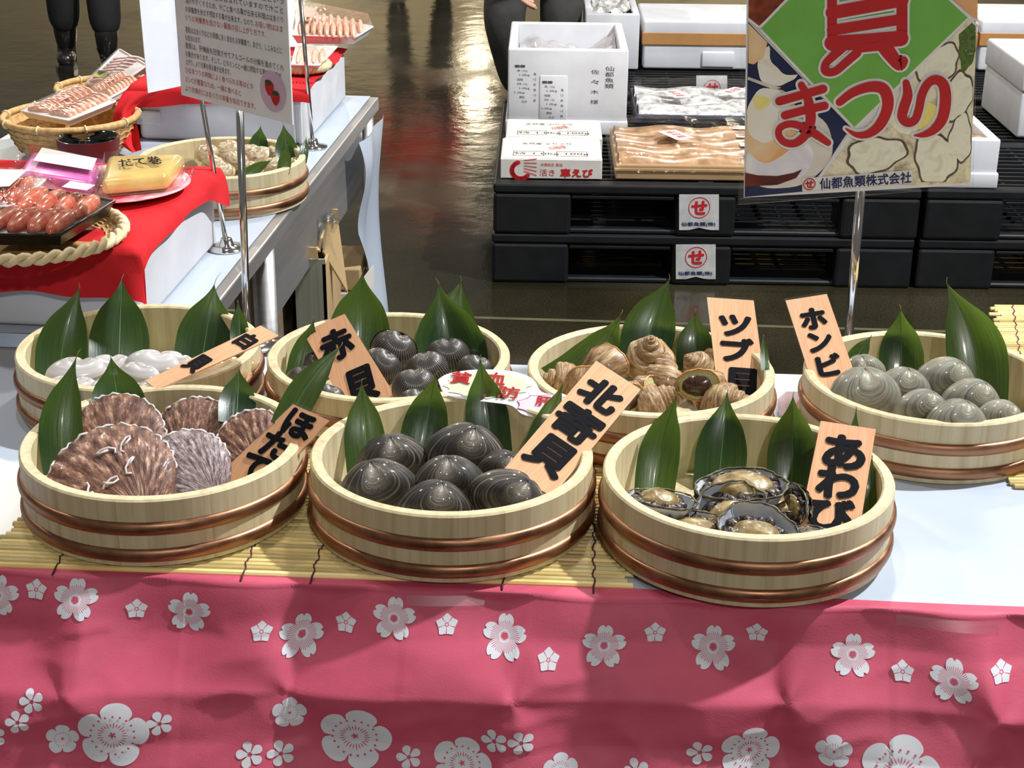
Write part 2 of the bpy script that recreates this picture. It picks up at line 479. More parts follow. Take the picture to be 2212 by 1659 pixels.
# ------------------------------------------------------------------ the display table in front
EDGE = [pt(-60, 1231, z=TZ), pt(640, 1246, z=TZ), pt(1330, 1286, z=TZ), pt(1830, 1308, z=TZ), pt(2280, 1332, z=TZ)]
e0, e1 = EDGE[0], EDGE[-1]
ED = (e1 - e0); ED.z = 0; EL = ED.length; ED = ED / EL
EN = Vector((ED.y, -ED.x, 0))            # outward (towards the camera)
E0 = e0 - ED * 0.35; EL += 0.75
# straighten the front edge a little: mean line through the traced points
def edge_pt(u): return E0 + ED * u
tbl = thing('display_table', 'long folding display table under white sheet and pink blossom cloth', 'table', edge_pt(EL / 2) - EN * 0.3 - Vector((0, 0, TZ)))
TOPD = 0.60
def tp(u, d, z): return edge_pt(u) - EN * d + Vector((0, 0, z - TZ))
def slab(u0, u1, d0, d1, z0, z1):
    v = [tp(u, d, z) for z in (z0, z1) for d in (d0, d1) for u in (u0, u1)]
    f = [(0, 2, 3, 1), (4, 5, 7, 6), (0, 1, 5, 4), (2, 6, 7, 3), (0, 4, 6, 2), (1, 3, 7, 5)]
    return v, f
MT['laminate_top'] = flat_mat('table_laminate', S2L(170, 160, 145), 0.5)
part('tabletop', *slab(0, EL, 0.006, TOPD, TZ - 0.030, TZ - 0.003), MT['laminate_top'], tbl, smooth=False)
for u in (0.08, EL - 0.08):
    for d in (0.08, TOPD - 0.08):
        p = tp(u, d, TZ - 0.03)
        part('leg', *tube([p, (p.x, p.y, 0.0)], 0.014, 10), MT['steel'], tbl)
# white sheet over the table top, hanging at the back
def sheet_fn(u, d):
    z = TZ + 0.0012 * (vnoise(u * 9, d * 9, 3) - 0.5) * 2
    if d < 0.012: z -= 0.004 * (1 - d / 0.012)
    return tp(u, d, z)
V, Fc, UV = grid(90, 40, lambda s, t: sheet_fn(s * EL, t * (TOPD + 0.012)) )
n0 = len(V)
hang = [tp(EL * i / 90, TOPD + 0.012 + 0.006 * vnoise(i * .4, 1, 5), TZ - 0.28) for i in range(91)]
V += hang
for i in range(90): Fc.append((40 * 91 + i, 40 * 91 + i + 1, n0 + i + 1, n0 + i))
tag(part('white_sheet', V, Fc, MT['sheet']), 'glossy white vinyl sheet spread over the display table top', 'table cover')
# pink cherry blossom cloth at the front
MT['pink'] = noise_mat('pink_cloth', [(0.3, S2L(194, 78, 102)), (0.7, S2L(203, 86, 110))], scale=(30, 30, 30), rough=0.55, spec=0.35, bump=0.1, bump_scale=500, rand=False)
MT['blossom'] = flat_mat('white_cloth_print', S2L(216, 216, 222), 0.6)
VF = [0.24, 0.63, 1.02]      # where the folded cloth kept its vertical creases (u, adjusted below)
def u_of(p): return (p - E0).dot(ED)
CPL = Plane(tp(0, -0.004, TZ), tp(EL, -0.004, TZ), tp(EL / 2, -0.004 - 0.60 * 0.3, TZ - 0.3))
def cloth_uv(px, py):
    p = CPL.px(px, py)
    return u_of(p), TZ - p.z
VF = [cloth_uv(150, 1450)[0], cloth_uv(625, 1500)[0], cloth_uv(1113, 1500)[0], cloth_uv(1700, 1500)[0], cloth_uv(2150, 1500)[0]]
HF = cloth_uv(800, 1495)[1]
def edge_drop(u):
    # top edge follows the traced line (the cloth is pulled a little lower towards the right)
    return 0.0
def cloth_out(u, v):
    o = 0.004 + 0.60 * v
    hf = HF + 0.010 * math.sin(u * 3 + 1)
    # horizontal fold ridge and the panels between creases
    o += 0.014 * max(0, 1 - abs(v - hf) / 0.045)
    k = min(range(len(VF)), key=lambda i: abs(u - VF[i]))
    d = u - VF[k] - 0.012 * math.sin(v * 25 + k)
    amp = 0.009 * smoothstep(0.0, 0.05, v)
    sgn = 1 if k % 2 == 0 else -1
    o += sgn * amp * math.exp(-abs(d) / 0.035)
    # pulls radiating from the crossings of the creases
    for i, uf in enumerate(VF):
        du, dw = u - uf, v - hf
        r = math.hypot(du, dw)
        an = math.atan2(dw, du)
        o += 0.0058 * math.sin(3 * an + i * 1.9) * math.exp(-((r - 0.08) / 0.07) ** 2)
    # soft wrinkles
    w = vnoise(u * 7 + v * 5, v * 26 - u * 4, 2) - 0.5
    o += 0.007 * w * smoothstep(0, 0.04, v)
    w2 = abs(vnoise(u * 16 - v * 9, v * 44 + u * 12, 9) - 0.5)
    o += 0.0055 * (0.25 - w2) * smoothstep(0.01, 0.06, v)
    return max(0.003, o)
def cloth_pt(u, v, lift=0.0):
    return tp(u, -cloth_out(u, v) - lift, TZ - v)
NU, NV = 420, 130
CU0, CU1 = 0.05, EL - 0.05
V, Fc, UV = [], [], []
rows = [-0.022, -0.012, -0.004] + [0.45 * (j / NV) ** 1.15 for j in range(NV + 1)]
for v_ in rows:
    for i in range(NU + 1):
        u = CU0 + (CU1 - CU0) * i / NU
        if v_ < 0: V.append(tp(u, -v_ * (0.55 + 0.3 * vnoise(u * 3, 0, 8)), TZ + 0.0022))
        else: V.append(cloth_pt(u, v_) + (Vector((0, 0, 0.002)) if v_ == 0 else Vector()))
for j in range(len(rows) - 1):
    for i in range(NU):
        a = j * (NU + 1) + i
        Fc.append((a, a + 1, a + NU + 2, a + NU + 1))
cloth = thing('blossom_cloth', 'pink cloth printed with white blossoms hanging down the table front', 'cloth', edge_pt(EL / 2))
part('fabric', V, Fc, MT['pink'], cloth)
def flower(px, py, rpx, kind, rot=0.0):
    u0, v0 = cloth_uv(px, py)
    d = (CPL.px(px, py) - CAM).length
    R = rpx * d / F * 0.97
    nth, nr = (270, 14) if kind == 'sakura' else (100, 16)
    rot += PI / 5 if kind in ('sakura', 'pent') else 0.0
    def outline(t):
        a = (t * 5) % 1.0 - 0.5           # -0.5..0.5 inside one petal
        if kind == 'sakura':
            w = 1 - (2 * abs(a)) ** 2.6 * 0.50
            return w - 0.13 * max(0, 1 - abs(a) / 0.075)
        if kind == 'pent':
            return 0.80 + 0.20 * max(0, 1 - abs(a) / 0.30) - 0.04 * abs(a)
        if kind == 'plum':
            return 0.60 + 0.40 * math.sqrt(max(0, 1 - (2 * a) ** 2)) ** 0.8
        return 0.45 + 0.55 * math.sqrt(max(0, 1 - (2.25 * a) ** 2)) if abs(a) < 0.44 else 0.0
    def colour(rho, t):
        a = (t * 5) % 1.0 - 0.5
        if kind == 'sakura':
            if rho < 0.17: return 1
            if 0.26 < rho < 0.66 and ((t * 45) % 1.0) < 0.34: return 1
        elif kind == 'pent':
            if abs(a) > 0.455 or 0.12 < rho < 0.19: return 1
        elif kind in ('plum', 'plum_s'):
            if rho < 0.09: return 1
        else:
            if abs(a) > 0.40 or rho < 0.16: return 2
        return 0
    V, Fc, fm = [], [], []
    def P(r, an, lift=0.0009):
        return cloth_pt(u0 + r * math.sin(an), v0 - 0.80 * r * math.cos(an), lift)
    kd = kind
    V.append(P(0, 0))
    if kind == 'plum_s': kind = 'plum'
    for j in range(1, nr + 1):
        for i in range(nth):
            t = i / nth
            an = 2 * PI * t + rot
            V.append(P(R * outline(t + 0.1 - 0.1) * j / nr, an))
    for i in range(nth):
        c = colour(0.5 / nr, (i + .5) / nth)
        if c < 2: Fc.append((0, 1 + (i + 1) % nth, 1 + i)); fm.append(c)
    for j in range(1, nr):
        for i in range(nth):
            t = (i + .5) / nth
            rho = (j + .5) / nr * outline(t)
            c = colour(rho, t)
            if c == 2: continue
            a, b_ = 1 + (j - 1) * nth + i, 1 + (j - 1) * nth + (i + 1) % nth
            Fc.append((a, b_, b_ + nth, a + nth)); fm.append(c)
    # dots and stamens of the plum flowers as printed marks
    def mark(r, an, rw, rl):
        n = len(V)
        for k in range(8):
            q = 2 * PI * k / 8
            x, y = math.cos(q) * rw, math.sin(q) * rl
            ca, sa = math.cos(an), math.sin(an)
            cx, cy = (r + y) * sa + x * ca, (r + y) * ca - x * sa
            V.append(cloth_pt(u0 + cx, v0 - 0.80 * cy, 0.0016))
        Fc.append(tuple(range(n, n + 8))); fm.append(1)
    if kind == 'plum':
        big = kd == 'plum'
        ns, nd = (26, 19) if big else (22, 0)
        for k in range(nd): mark(R * 0.60, 2 * PI * k / nd, R * 0.033, R * 0.036)
        for k in range(ns): mark(R * (0.34 if big else 0.46), 2 * PI * (k + .4) / ns, R * 0.014, R * (0.07 + 0.035 * (k % 3 == 0)))
    part('blossom_print', V, Fc, [MT['blossom'], MT['pink']], cloth, fmat=fm)
for x, y in [(-8, 1289), (168, 1287), (407, 1325), (648, 1381), (852, 1332), (1090, 1374), (1305, 1389), (1541, 1403), (1843, 1419), (2056, 1460)]:
    flower(x, y, 49, 'sakura', 0.05)
for x, y in [(80, 1271), (293, 1319), (566, 1362), (745, 1350), (966, 1345), (1186, 1411), (1415, 1367), (1636, 1373), (1950, 1451), (2158, 1438)]:
    flower(x, y, 25, 'pent', 0.0)
for x, y, r, ro in [(250, 1574, 78, .75), (766, 1592, 82, .89), (998, 1648, 66, .85), (1620, 1628, 66, .85), (1942, 1660, 84, .85)]:
    flower(x, y, r, 'plum', ro)
for x, y, r in [(140, 1587, 36), (627, 1536, 38), (1211, 1655, 38), (1800, 1616, 40)]:
    flower(x, y, r, 'plum_s', 0.62)
for x, y, r in [(80, 1497, 27), (49, 1543, 27), (-6, 1578, 27), (350, 1552, 29), (541, 1626, 30), (606, 1631, 30), (883, 1637, 28), (1070, 1585, 30), (1128, 1584, 30), (1512, 1622, 30), (1375, 1664, 28)]:
    flower(x, y, r, 'loose', 0.3)
# clear adhesive tape holding the cloth
MT['tape'] = clear_mat('clear_tape', tint=(0.95, 0.93, 0.94), gloss=0.05, rough=0.4)
for (xa, ya, xb, yb) in [(880, 1272, 1046, 1310), (1936, 1318, 2162, 1362)]:
    ua, va = cloth_uv(xa, ya); ub, vb = cloth_uv(xb, yb)
    V, Fc, UV = grid(24, 8, lambda s, t: cloth_pt(ua + (ub - ua) * s, max(0.002, va) + (vb - max(0.002, va)) * t, 0.0022))
    part('tape_strip', V, Fc, MT['tape'], cloth, label='clear adhesive tape')
# ------------------------------------------------------------------ bamboo mats
def slat_mesh(L, w, h):
    prof = [(-w * .47, 0), (-w * .47, h * .35), (-w * .3, h * .85), (0, h), (w * .3, h * .85), (w * .47, h * .35), (w * .47, 0)]
    V = [(x, y, z) for x in (-L / 2, L / 2) for (y, z) in prof]
    n = len(prof)
    Fc = [tuple(range(n - 1, -1, -1)), tuple(range(n, 2 * n))] + [(i, (i + 1) % n, (i + 1) % n + n, i + n) for i in range(n)]
    return [(x, y, z) for x, y, z in V], Fc
def bamboo_mat(label, c0, du, dd, L, depth, strings, slat_w=0.0075, jitter=0.006, z=TZ + 0.002):
    """c0 front-left corner, du along slats, dd away from the camera"""
    t = thing('bamboo_mat', label, 'mat', c0)
    ang = math.atan2(du.y, du.x)
    n = int(depth / (slat_w + 0.0006))
    me = [mesh_data('slat', *slat_mesh(L * s, slat_w, 0.0042), MT['bamboo'], smooth=False) for s in (1.0, 0.992, 0.985)]
    for i in range(n):
        o = bpy.data.objects.new('slat', me[i % 3])
        link(o, t)
        c = du * (L / 2 + random.uniform(-jitter, jitter)) + dd * (slat_w + 0.0006) * (i + .5)
        o.location = Vector((c.x, c.y, z - c0.z + random.uniform(0, 0.0006)))
        o.rotation_euler = (0, 0, ang + random.uniform(-.0012, .0012))
    for s in strings:
        path = []
        for i in range(2 * n + 1):
            p = c0 + du * (s + 0.0015 * math.sin(i * 0.9)) + dd * (slat_w + 0.0006) * i / 2
            path.append((p.x, p.y, z + 0.0046 if i % 2 else z + 0.0025))
        p = path[0]
        path = [(p[0] - dd.x * .012, p[1] - dd.y * .012, z + 0.0005)] + path
        part('string', *tube(path, 0.0011, 5), MT['string'], t)
    return t
pa, pb = pt(-40, 1233, z=TZ), pt(1372, 1281, z=TZ)
du = (pb - pa).normalized(); dd = Vector((-du.y, du.x, 0))
pa = pa + dd * 0.004
Lm = (pb - pa).length
sx = [(pt(x, 1240 + 0.03 * x, z=TZ) - pa).dot(du) for x in (115, 522, 672, 1085, 1282)]
bamboo_mat('bamboo slat mat with dark red strings under the front tubs', pa, du, dd, Lm, 0.335, sx)
# ------------------------------------------------------------------ side table on the right, with its own mat
pr0 = pt(2182, 700, z=TZ - 0.001)
st = thing('side_table', 'side table under white sheet at the right edge behind tubs', 'table', (pr0.x + 0.25, 2.0, 0))
part('tabletop', *bevel_box(pr0.x + 0.03, pr0.x + 0.62, 1.98, 2.26, TZ - 0.03, TZ - 0.002, 0.004, 2), MT['sheet'], st, smooth=False)
for x in (pr0.x + 0.07, pr0.x + 0.58):
    part('leg', *tube([(x, 2.22, TZ - .03), (x, 2.22, 0)], 0.014, 10), MT['steel'], st)
c0 = pt(2186, 1060, z=TZ); c1 = pt(2143, 662, z=TZ); cdir = (c1 - c0).normalized()
bamboo_mat('bamboo slat mat at the right edge beside the grey clam tub', c0, Vector((1, 0.0, 0)), cdir, 0.42, (c1 - c0).length,
           [0.030, 0.15, 0.27], slat_w=0.0080, jitter=0.008)
# ------------------------------------------------------------------ wooden tubs
TR, TH = 0.152, 0.075
NST = 20
def stave_mesh():
    da = 2 * PI / NST
    gap = 0.0004
    rows = []
    prof = [(TR, 0.0), (TR, TH - 0.002), (TR - 0.002, TH), (TR - 0.011, TH), (TR - 0.013, TH - 0.002), (TR - 0.013, 0.0)]
    V, Fc = [], []
    m = 5
    for i in range(m + 1):
        a = -da / 2 + gap + (da - 2 * gap) * i / m
        for r, z in prof: V.append((r * math.cos(a), r * math.sin(a), z))
    k = len(prof)
    for i in range(m):
        for j in range(k):
            Fc.append((i * k + j, (i + 1) * k + j, (i + 1) * k + (j + 1) % k, i * k + (j + 1) % k))
    Fc.append(tuple(range(k))); Fc.append(tuple(range((m + 1) * k - 1, m * k - 1, -1)))
    return V, Fc
STAVE = mesh_data('stave', *stave_mesh(), MT['wood'], smooth=False)
def hoop_vf(z):
    prof = []
    for k in range(9):
        a = -PI / 2 + PI * k / 8
        prof.append((TR + 0.0046 * math.cos(a), z + 0.0074 * math.sin(a)))
    prof = [(TR - 0.001, z - 0.0074)] + prof + [(TR - 0.001, z + 0.0074)]
    return lathe(prof, 96)
HOOP = [mesh_data('hoop', *hoop_vf(z), MT['copper']) for z in (0.0125, 0.043)]
BOTTOM = mesh_data('bottom', *join(lathe([(0.001, 0.010), (TR - 0.013, 0.010), (TR - 0.013, 0.002), (0.001, 0.002)], 64)), MT['wood'], smooth=False)
TUBS = {'A': (-0.381, 1.563), 'B': (-0.064, 1.536), 'C': (0.249, 1.494), 'D': (-0.474, 1.861), 'E': (-0.155, 1.837), 'F': (0.171, 1.801), 'G': (0.511, 1.786)}
TUBZ = TZ + 0.0045
TLAB = {'A': 'round wooden tub holding big brown scallops at the front left', 'B': 'round wooden tub of dark surf clams in front middle',
        'C': 'round wooden tub of abalone at the front right', 'D': 'round wooden tub of white clams behind the scallop tub',
        'E': 'round wooden tub of ribbed ark shells, back row', 'F': 'round wooden tub of spiral whelks, back row',
        'G': 'round wooden tub of grey hard clams at the right end', 'H': 'round wooden tub of mixed small clams on the steel table'}
pH = pt(505, 478, z=TZ); TUBS['H'] = (pt(505, 400, z=TZ).x - 0.004, pH.y + 0.150)
def make_tub(k):
    x, y = TUBS[k]
    t = thing('wooden_tub', TLAB[k], 'tub', (x, y, TUBZ + 0.0045 if k in 'ABC' else TZ + 0.002), (0, 0, random.uniform(0, 6.28)), 'round wooden shellfish tubs with copper hoops')
    for i in range(NST):
        o = bpy.data.objects.new('stave', STAVE); link(o, t); o.rotation_euler = (0, 0, 2 * PI * i / NST)
    for h in HOOP: link(bpy.data.objects.new('hoop', h), t)
    link(bpy.data.objects.new('bottom', BOTTOM), t)
    return t
for k in 'ABCDEFGH': make_tub(k)
# ------------------------------------------------------------------ bamboo leaves
def leaf_material():
    m, nt, b = new_mat('bamboo_leaf')
    nt.nodes.remove(b)
    out = nt.nodes['Material Output']
    tc = nt.nodes.new('ShaderNodeTexCoord')
    mp = nt.nodes.new('ShaderNodeMapping'); mp.inputs['Scale'].default_value = (70, 1.5, 1)
    nt.links.new(tc.outputs['UV'], mp.inputs['Vector'])
    n = nt.nodes.new('ShaderNodeTexNoise'); n.inputs['Scale'].default_value = 1; n.inputs['Detail'].default_value = 3
    nt.links.new(mp.outputs[0], n.inputs['Vector'])
    r = ramp(nt, [(0.3, S2L(10, 36, 22)), (0.7, S2L(22, 56, 31))])
    nt.links.new(n.outputs['Fac'], r.inputs[0])
    pb = nt.nodes.new('ShaderNodeBsdfPrincipled')
    nt.links.new(r.outputs[0], pb.inputs['Base Color'])
    pb.inputs['Roughness'].default_value = 0.26
    pb.inputs['Coat Weight'].default_value = 0.25; pb.inputs['Coat Roughness'].default_value = 0.1
    bp = nt.nodes.new('ShaderNodeBump'); bp.inputs['Strength'].default_value = 0.25; bp.inputs['Distance'].default_value = 0.0006
    nt.links.new(n.outputs['Fac'], bp.inputs['Height']); nt.links.new(bp.outputs[0], pb.inputs['Normal'])
    tl = nt.nodes.new('ShaderNodeBsdfTranslucent')
    r2 = ramp(nt, [(0.3, S2L(104, 142, 44)), (0.7, S2L(140, 172, 66))])
    nt.links.new(n.outputs['Fac'], r2.inputs[0]); nt.links.new(r2.outputs[0], tl.inputs['Color'])
    mx = nt.nodes.new('ShaderNodeMixShader'); mx.inputs[0].default_value = 0.36
    nt.links.new(pb.outputs[0], mx.inputs[1]); nt.links.new(tl.outputs[0], mx.inputs[2])
    nt.links.new(mx.outputs[0], out.inputs[0])
    return m
MT['leaf'] = leaf_material()
MT['leaf_tip'] = noise_mat('dry_leaf_tip', [(0.3, S2L(96, 92, 40)), (0.7, S2L(130, 112, 60))], scale=(40, 40, 40), rough=0.5)
MT['midrib'] = flat_mat('leaf_midrib', S2L(74, 108, 58), 0.4)
def leaf(tub, tip, base, wpx, label, cup=0.25, wmax=0.36, tipbend=0.0, yb=None, lean=None, sideband=0.0, drip=0.10, twist=0.0):
    """tip and base in photo pixels; the blade stands in the tub against its back wall"""
    cx, cy = TUBS[tub]
    rin = TR - 0.013
    zr = TZ + 0.008 + TH
    if yb is None:
        x = pt(base[0], base[1], y=cy + 0.08).x
        hw = wpx * 1.9 / F / 2
        wall = lambda q: cy + math.sqrt(max(0.0005, rin * rin - min(rin * rin, (q - cx) ** 2)))
        yw = min(wall(x), max(min(wall(x - hw), wall(x + hw)), wall(x) - 0.035) + 0.010)
        yb_ = yw - 0.030
        pb_ = pt(base[0], base[1], y=yb_)
        if pb_.z < TZ + 0.016:      # keep the foot above the tub's floor
            pb_ = pt(base[0], base[1], z=TZ + 0.017)
        yt = yw + 0.02
        for _ in range(6):
            ptip = pt(tip[0], tip[1], y=yt)
            k = (ptip.z - pb_.z) / max(0.02, (zr - pb_.z))
            yt = pb_.y + (yw - 0.005 - pb_.y) * min(k, 2.6)
        ptip = pt(tip[0], tip[1], y=yt)
    else:
        pb_ = pt(base[0], base[1], y=yb); ptip = pt(tip[0], tip[1], y=lean if lean is not None else yb)
    A = ptip - pb_
    L = A.length
    Ah = A.normalized()
    X = Ah.cross((CAM - pb_).normalized()).normalized()
    Nn = X.cross(Ah).normalized()
    if Nn.dot(CAM - pb_) < 0: Nn = -Nn
    if twist:
        q = Matrix.Rotation(twist, 3, Ah); X = q @ X; Nn = q @ Nn
    Wd = 0.94 * wpx * (pb_ - CAM).length / F
    nu, nv = 14, 34
    def prof(t):
        if t < wmax: return 0.95 + 0.05 * math.sin(PI / 2 * t / wmax)
        q = (t - wmax) / (1 - wmax)
        body = max(0.0, 1 - q ** 1.7)
        return max(body * (1 - 0.5 * smoothstep(0.45, 1.0, q)), 0.018 * (1 - q) + 0.006)
    def fn(s, t):
        x = (s - .5) * prof(t) * Wd
        side = sideband * Wd * math.sin(PI * t)
        c = cup * Wd * (2 * abs(s - .5)) ** 2 * 0.45 * prof(t)
        back = -0.05 * L * math.sin(PI * t) + tipbend * L * smoothstep(0.75, 1.0, t)
        crease = 0.0007 * math.exp(-((s - .5) / .03) ** 2)
        return pb_ + A * t + X * (x + side) + Nn * (c + back - crease)
    V, Fc, UV = grid(nu, nv, fn)
    o = thing('bamboo_leaf', label, 'leaf', pb_, group='bamboo leaves standing in the tubs')
    bl = part('blade', V, Fc, MT['leaf'], o, uv=UV)
    # midrib and the dry drip tip
    rib = [fn(.5, 0.02 + 0.93 * i / 16) + Nn * 0.0002 for i in range(17)]
    part('midrib', *tube(rib, [0.0007 * (1 - .7 * i / 16) for i in range(17)], 5), MT['midrib'], bl)
    tp_ = [fn(.5, 0.97 + 0.03 * i / 3) for i in range(4)]
    e = tp_[-1]
    dr = drip * Wd
    tp_ += [e + Ah * dr * k + X * dr * 0.35 * k * k * (1 if tip[0] % 2 else -1) for k in (0.5, 1.0)]
    part('tip', *tube(tp_, [0.0007, .0006, .0006, .0005, .0004, .0002], 5), MT['leaf_tip'], bl)
    return o
SUBJ = {'A': 'scallop tub', 'B': 'surf clam tub', 'C': 'abalone tub', 'D': 'white clam tub', 'E': 'ark shell tub', 'F': 'whelk tub', 'G': 'grey hard clam tub', 'H': 'tub on the steel table'}
LEAVES = [
 ('D', (172, 622), (130, 846), 112, 'leftmost leaf standing in the white clam tub', dict(sideband=-.12, cup=.3)),
 ('D', (263, 602), (255, 812), 132, 'wide bamboo leaf, second from left in the white clam tub', dict(cup=.2)),
 ('D', (463, 614), (432, 800), 128, 'bamboo leaf behind the white clam name plate', dict(cup=.2, drip=.25)),
 ('D', (514, 652), (520, 760), 44, 'small leaf at the right rim of the white clam tub', dict()),
 ('A', (165, 772), (140, 1030), 96, 'leftmost leaf standing in the scallop tub', dict(sideband=-.2, drip=.2)),
 ('A', (240, 775), (265, 930), 120, 'shiny leaf with curled tip, second in the scallop tub', dict(cup=.3, tipbend=.05)),
 ('A', (517, 797), (510, 915), 84, 'short leaf between two scallops at the tub back', dict()),
 ('A', (738, 745), (612, 930), 74, 'leaf leaning right across the ark shell name plate', dict(sideband=-.15, cup=.2)),
 ('E', (783, 590), (772, 790), 140, 'tall leaf behind the ark shell name plate', dict(cup=.22)),
 ('E', (948, 614), (985, 830), 168, 'widest leaf at the right in the ark shell tub', dict(cup=.35, wmax=.3)),
 ('E', (996, 607), (955, 770), 120, 'leaf half hidden behind the widest ark shell leaf', dict(cup=.2)),
 ('E', (678, 690), (645, 830), 70, 'dark leaf at the left inside the ark shell tub', dict(cup=.2)),
 ('B', (781, 826), (792, 1020), 94, 'leftmost leaf standing in the surf clam tub', dict(cup=.15)),
 ('B', (941, 810), (905, 990), 104, 'second leaf from left in the surf clam tub', dict(cup=.2)),
 ('B', (1037, 775), (1062, 980), 100, 'third leaf from left in the surf clam tub', dict(cup=.2)),
 ('B', (1217, 828), (1150, 990), 62, 'leaf behind the surf clam name plate', dict(cup=.2)),
 ('F', (1340, 680), (1205, 830), 112, 'leaf leaning right with folded tip in the whelk tub', dict(sideband=.22, cup=.25, tipbend=.06)),
 ('F', (1446, 604), (1388, 790), 122, 'tallest leaf standing in the whelk tub', dict(cup=.2, sideband=-.08)),
 ('F', (1501, 674), (1502, 800), 86, 'leaf beside the whelk name plate', dict(cup=.2)),
 ('F', (1649, 724), (1653, 800), 20, 'thin leaf right of the whelk name plate', dict()),
 ('C', (1462, 855), (1412, 1075), 96, 'leftmost leaf standing in the abalone tub', dict(cup=.2, sideband=-.1)),
 ('C', (1571, 848), (1550, 1062), 118, 'middle leaf standing in the abalone tub', dict(cup=.25)),
 ('C', (1713, 855), (1710, 1062), 112, 'leaf left of the abalone name plate', dict(cup=.25)),
 ('C', (1850, 880), (1838, 1020), 30, 'narrow leaf peeking above the abalone name plate', dict()),
 ('C', (1884, 985), (1876, 1110), 34, 'leaf between the abalone name plate and the rim', dict()),
 ('G', (1946, 667), (1948, 830), 98, 'shiny leaf with browned tip in the grey hard clam tub', dict(cup=.3)),
 ('G', (2045, 612), (2115, 880), 132, 'tall dark leaf at the right in the grey hard clam tub', dict(cup=.3, sideband=.18)),
 ('G', (1882, 726), (1836, 790), 40, 'small leaf beside the grey hard clam name plate', dict()),
 ('H', (563, 272), (555, 345), 44, 'leftmost leaf in the tub on the steel table', dict()),
 ('H', (612, 268), (624, 366), 52, 'tallest leaf in the tub on the steel table', dict()),
 ('H', (662, 296), (652, 352), 22, 'leaf at the right rim of the tub on the steel table', dict()),
]
for t, tip, base, w, lab, kw in LEAVES: leaf(t, tip, base, w, lab, **kw)
yH = TUBS['H'][1]
leaf('H', (621, 314), (611, 375), 30, 'small front leaf pointing up among the mixed clams', yb=yH - 0.075, lean=yH - 0.06)
leaf('H', (588, 345), (525, 380), 26, 'leaf lying across the mixed clams', yb=yH - 0.085, lean=yH - 0.05)
# ------------------------------------------------------------------ bivalve shells
def bivalve_vf(a, b, depth, ux=0.0, p=2.0, ribs=0, rib_amp=0.0, ns=22, nt=64, egg=0.0, wav=0.0):
    """one valve in the XZ plane bulging to -Y; umbo at +Z"""
    V, UV = [], []
    U = (ux * a, b * 0.93)
    Fc = []
    for i in range(ns + 1):
        s = (i / ns)
        for j in range(nt + 1):
            th = 2 * PI * j / nt + PI / 2
            c_, s_ = math.cos(th), math.sin(th)
            rr = (abs(c_) ** p + abs(s_) ** p) ** (-1 / p)
            ox, oz = a * rr * c_ * (1 + egg * s_), b * rr * s_
            qx, qz = U[0] + s * (ox - U[0]), U[1] + s * (oz - U[1])
            L = math.hypot(ox - U[0], oz - U[1]) / (2 * b)
            g = (s ** 0.42) * ((1 - s) ** 0.58) * 1.95
            h = depth * (L ** 0.6) * g
            if ribs:
                h += rib_amp * (0.5 + 0.5 * math.cos(ribs * 2 * PI * j / nt)) * s * (L ** .5)
            if wav: h += wav * (vnoise(qx * 160, qz * 160, 4) - .5) * s
            V.append(Vector((qx, -h - 0.0003, qz))); UV.append((s, j / nt))
    m = nt + 1
    for i in range(ns):
        for j in range(nt):
            Fc.append((i * m + j, i * m + j + 1, (i + 1) * m + j + 1, (i + 1) * m + j))
    return V, Fc, UV
MT['surf'] = shell_mat('surf_clam_shell', [(0.30, S2L(20, 19, 20)), (0.50, S2L(40, 36, 34)), (0.58, S2L(74, 66, 56)), (0.70, S2L(160, 148, 126))], band=(24, 1.3), umbo=S2L(138, 130, 116)[:3], umbo_at=0.16, rough=0.42, bump=1.0, coat=0.35)
MT['honb'] = shell_mat('hard_clam_shell', [(0.28, S2L(70, 72, 72)), (0.45, S2L(120, 120, 108)), (0.56, S2L(158, 153, 134)), (0.66, S2L(128, 124, 112)), (0.8, S2L(190, 184, 166))], band=(20, 1.2), umbo=S2L(168, 162, 140)[:3], umbo_at=0.15, rough=0.3, bump=0.9, coat=0.5)
MT['whitec'] = shell_mat('white_clam_shell', [(0.3, S2L(158, 148, 138)), (0.5, S2L(192, 187, 184)), (0.8, S2L(206, 205, 206))], band=(5, 1.2), rough=0.22, bump=0.03, coat=0.5)
MT['tanc'] = shell_mat('tan_clam_shell', [(0.3, S2L(150, 120, 84)), (0.7, S2L(190, 160, 120))], band=(10, 1.2), rough=0.22, bump=0.15, coat=0.5)
MT['ark'] = shell_mat('ark_shell', [(0.3, S2L(14, 12, 11)), (0.6, S2L(38, 31, 25)), (0.8, S2L(84, 72, 54))], band=(12, 4), ribs=40, rib_cols=S2L(92, 86, 78)[:3], rough=0.34, bump=0.3, coat=0.5)
MT['scal'] = shell_mat('scallop_shell', [(0.30, S2L(44, 28, 24)), (0.45, S2L(96, 60, 46)), (0.56, S2L(132, 92, 72)), (0.66, S2L(186, 150, 124)), (0.75, S2L(222, 206, 188))], band=(7, 44), rough=0.5, bump=0.9, coat=0.15)
MT['scal_p'] = shell_mat('scallop_shell_pale', [(0.30, S2L(64, 46, 44)), (0.45, S2L(116, 92, 88)), (0.56, S2L(156, 142, 144)), (0.72, S2L(206, 198, 200))], band=(8, 44), rough=0.5, bump=0.9, coat=0.15)
MT['clamh'] = shell_mat('patterned_clam', [(0.3, S2L(96, 76, 60)), (0.5, S2L(186, 164, 132)), (0.7, S2L(226, 212, 186))], band=(8, 7), rough=0.25, bump=0.2, coat=0.5)
MT['lip'] = flat_mat('pale_shell_lip', S2L(214, 206, 202), 0.35)
MT['orange_flesh'] = noise_mat('orange_flesh', [(0.3, S2L(178, 84, 40)), (0.7, S2L(214, 124, 70))], scale=(60, 60, 60), rough=0.25, coat=.4)
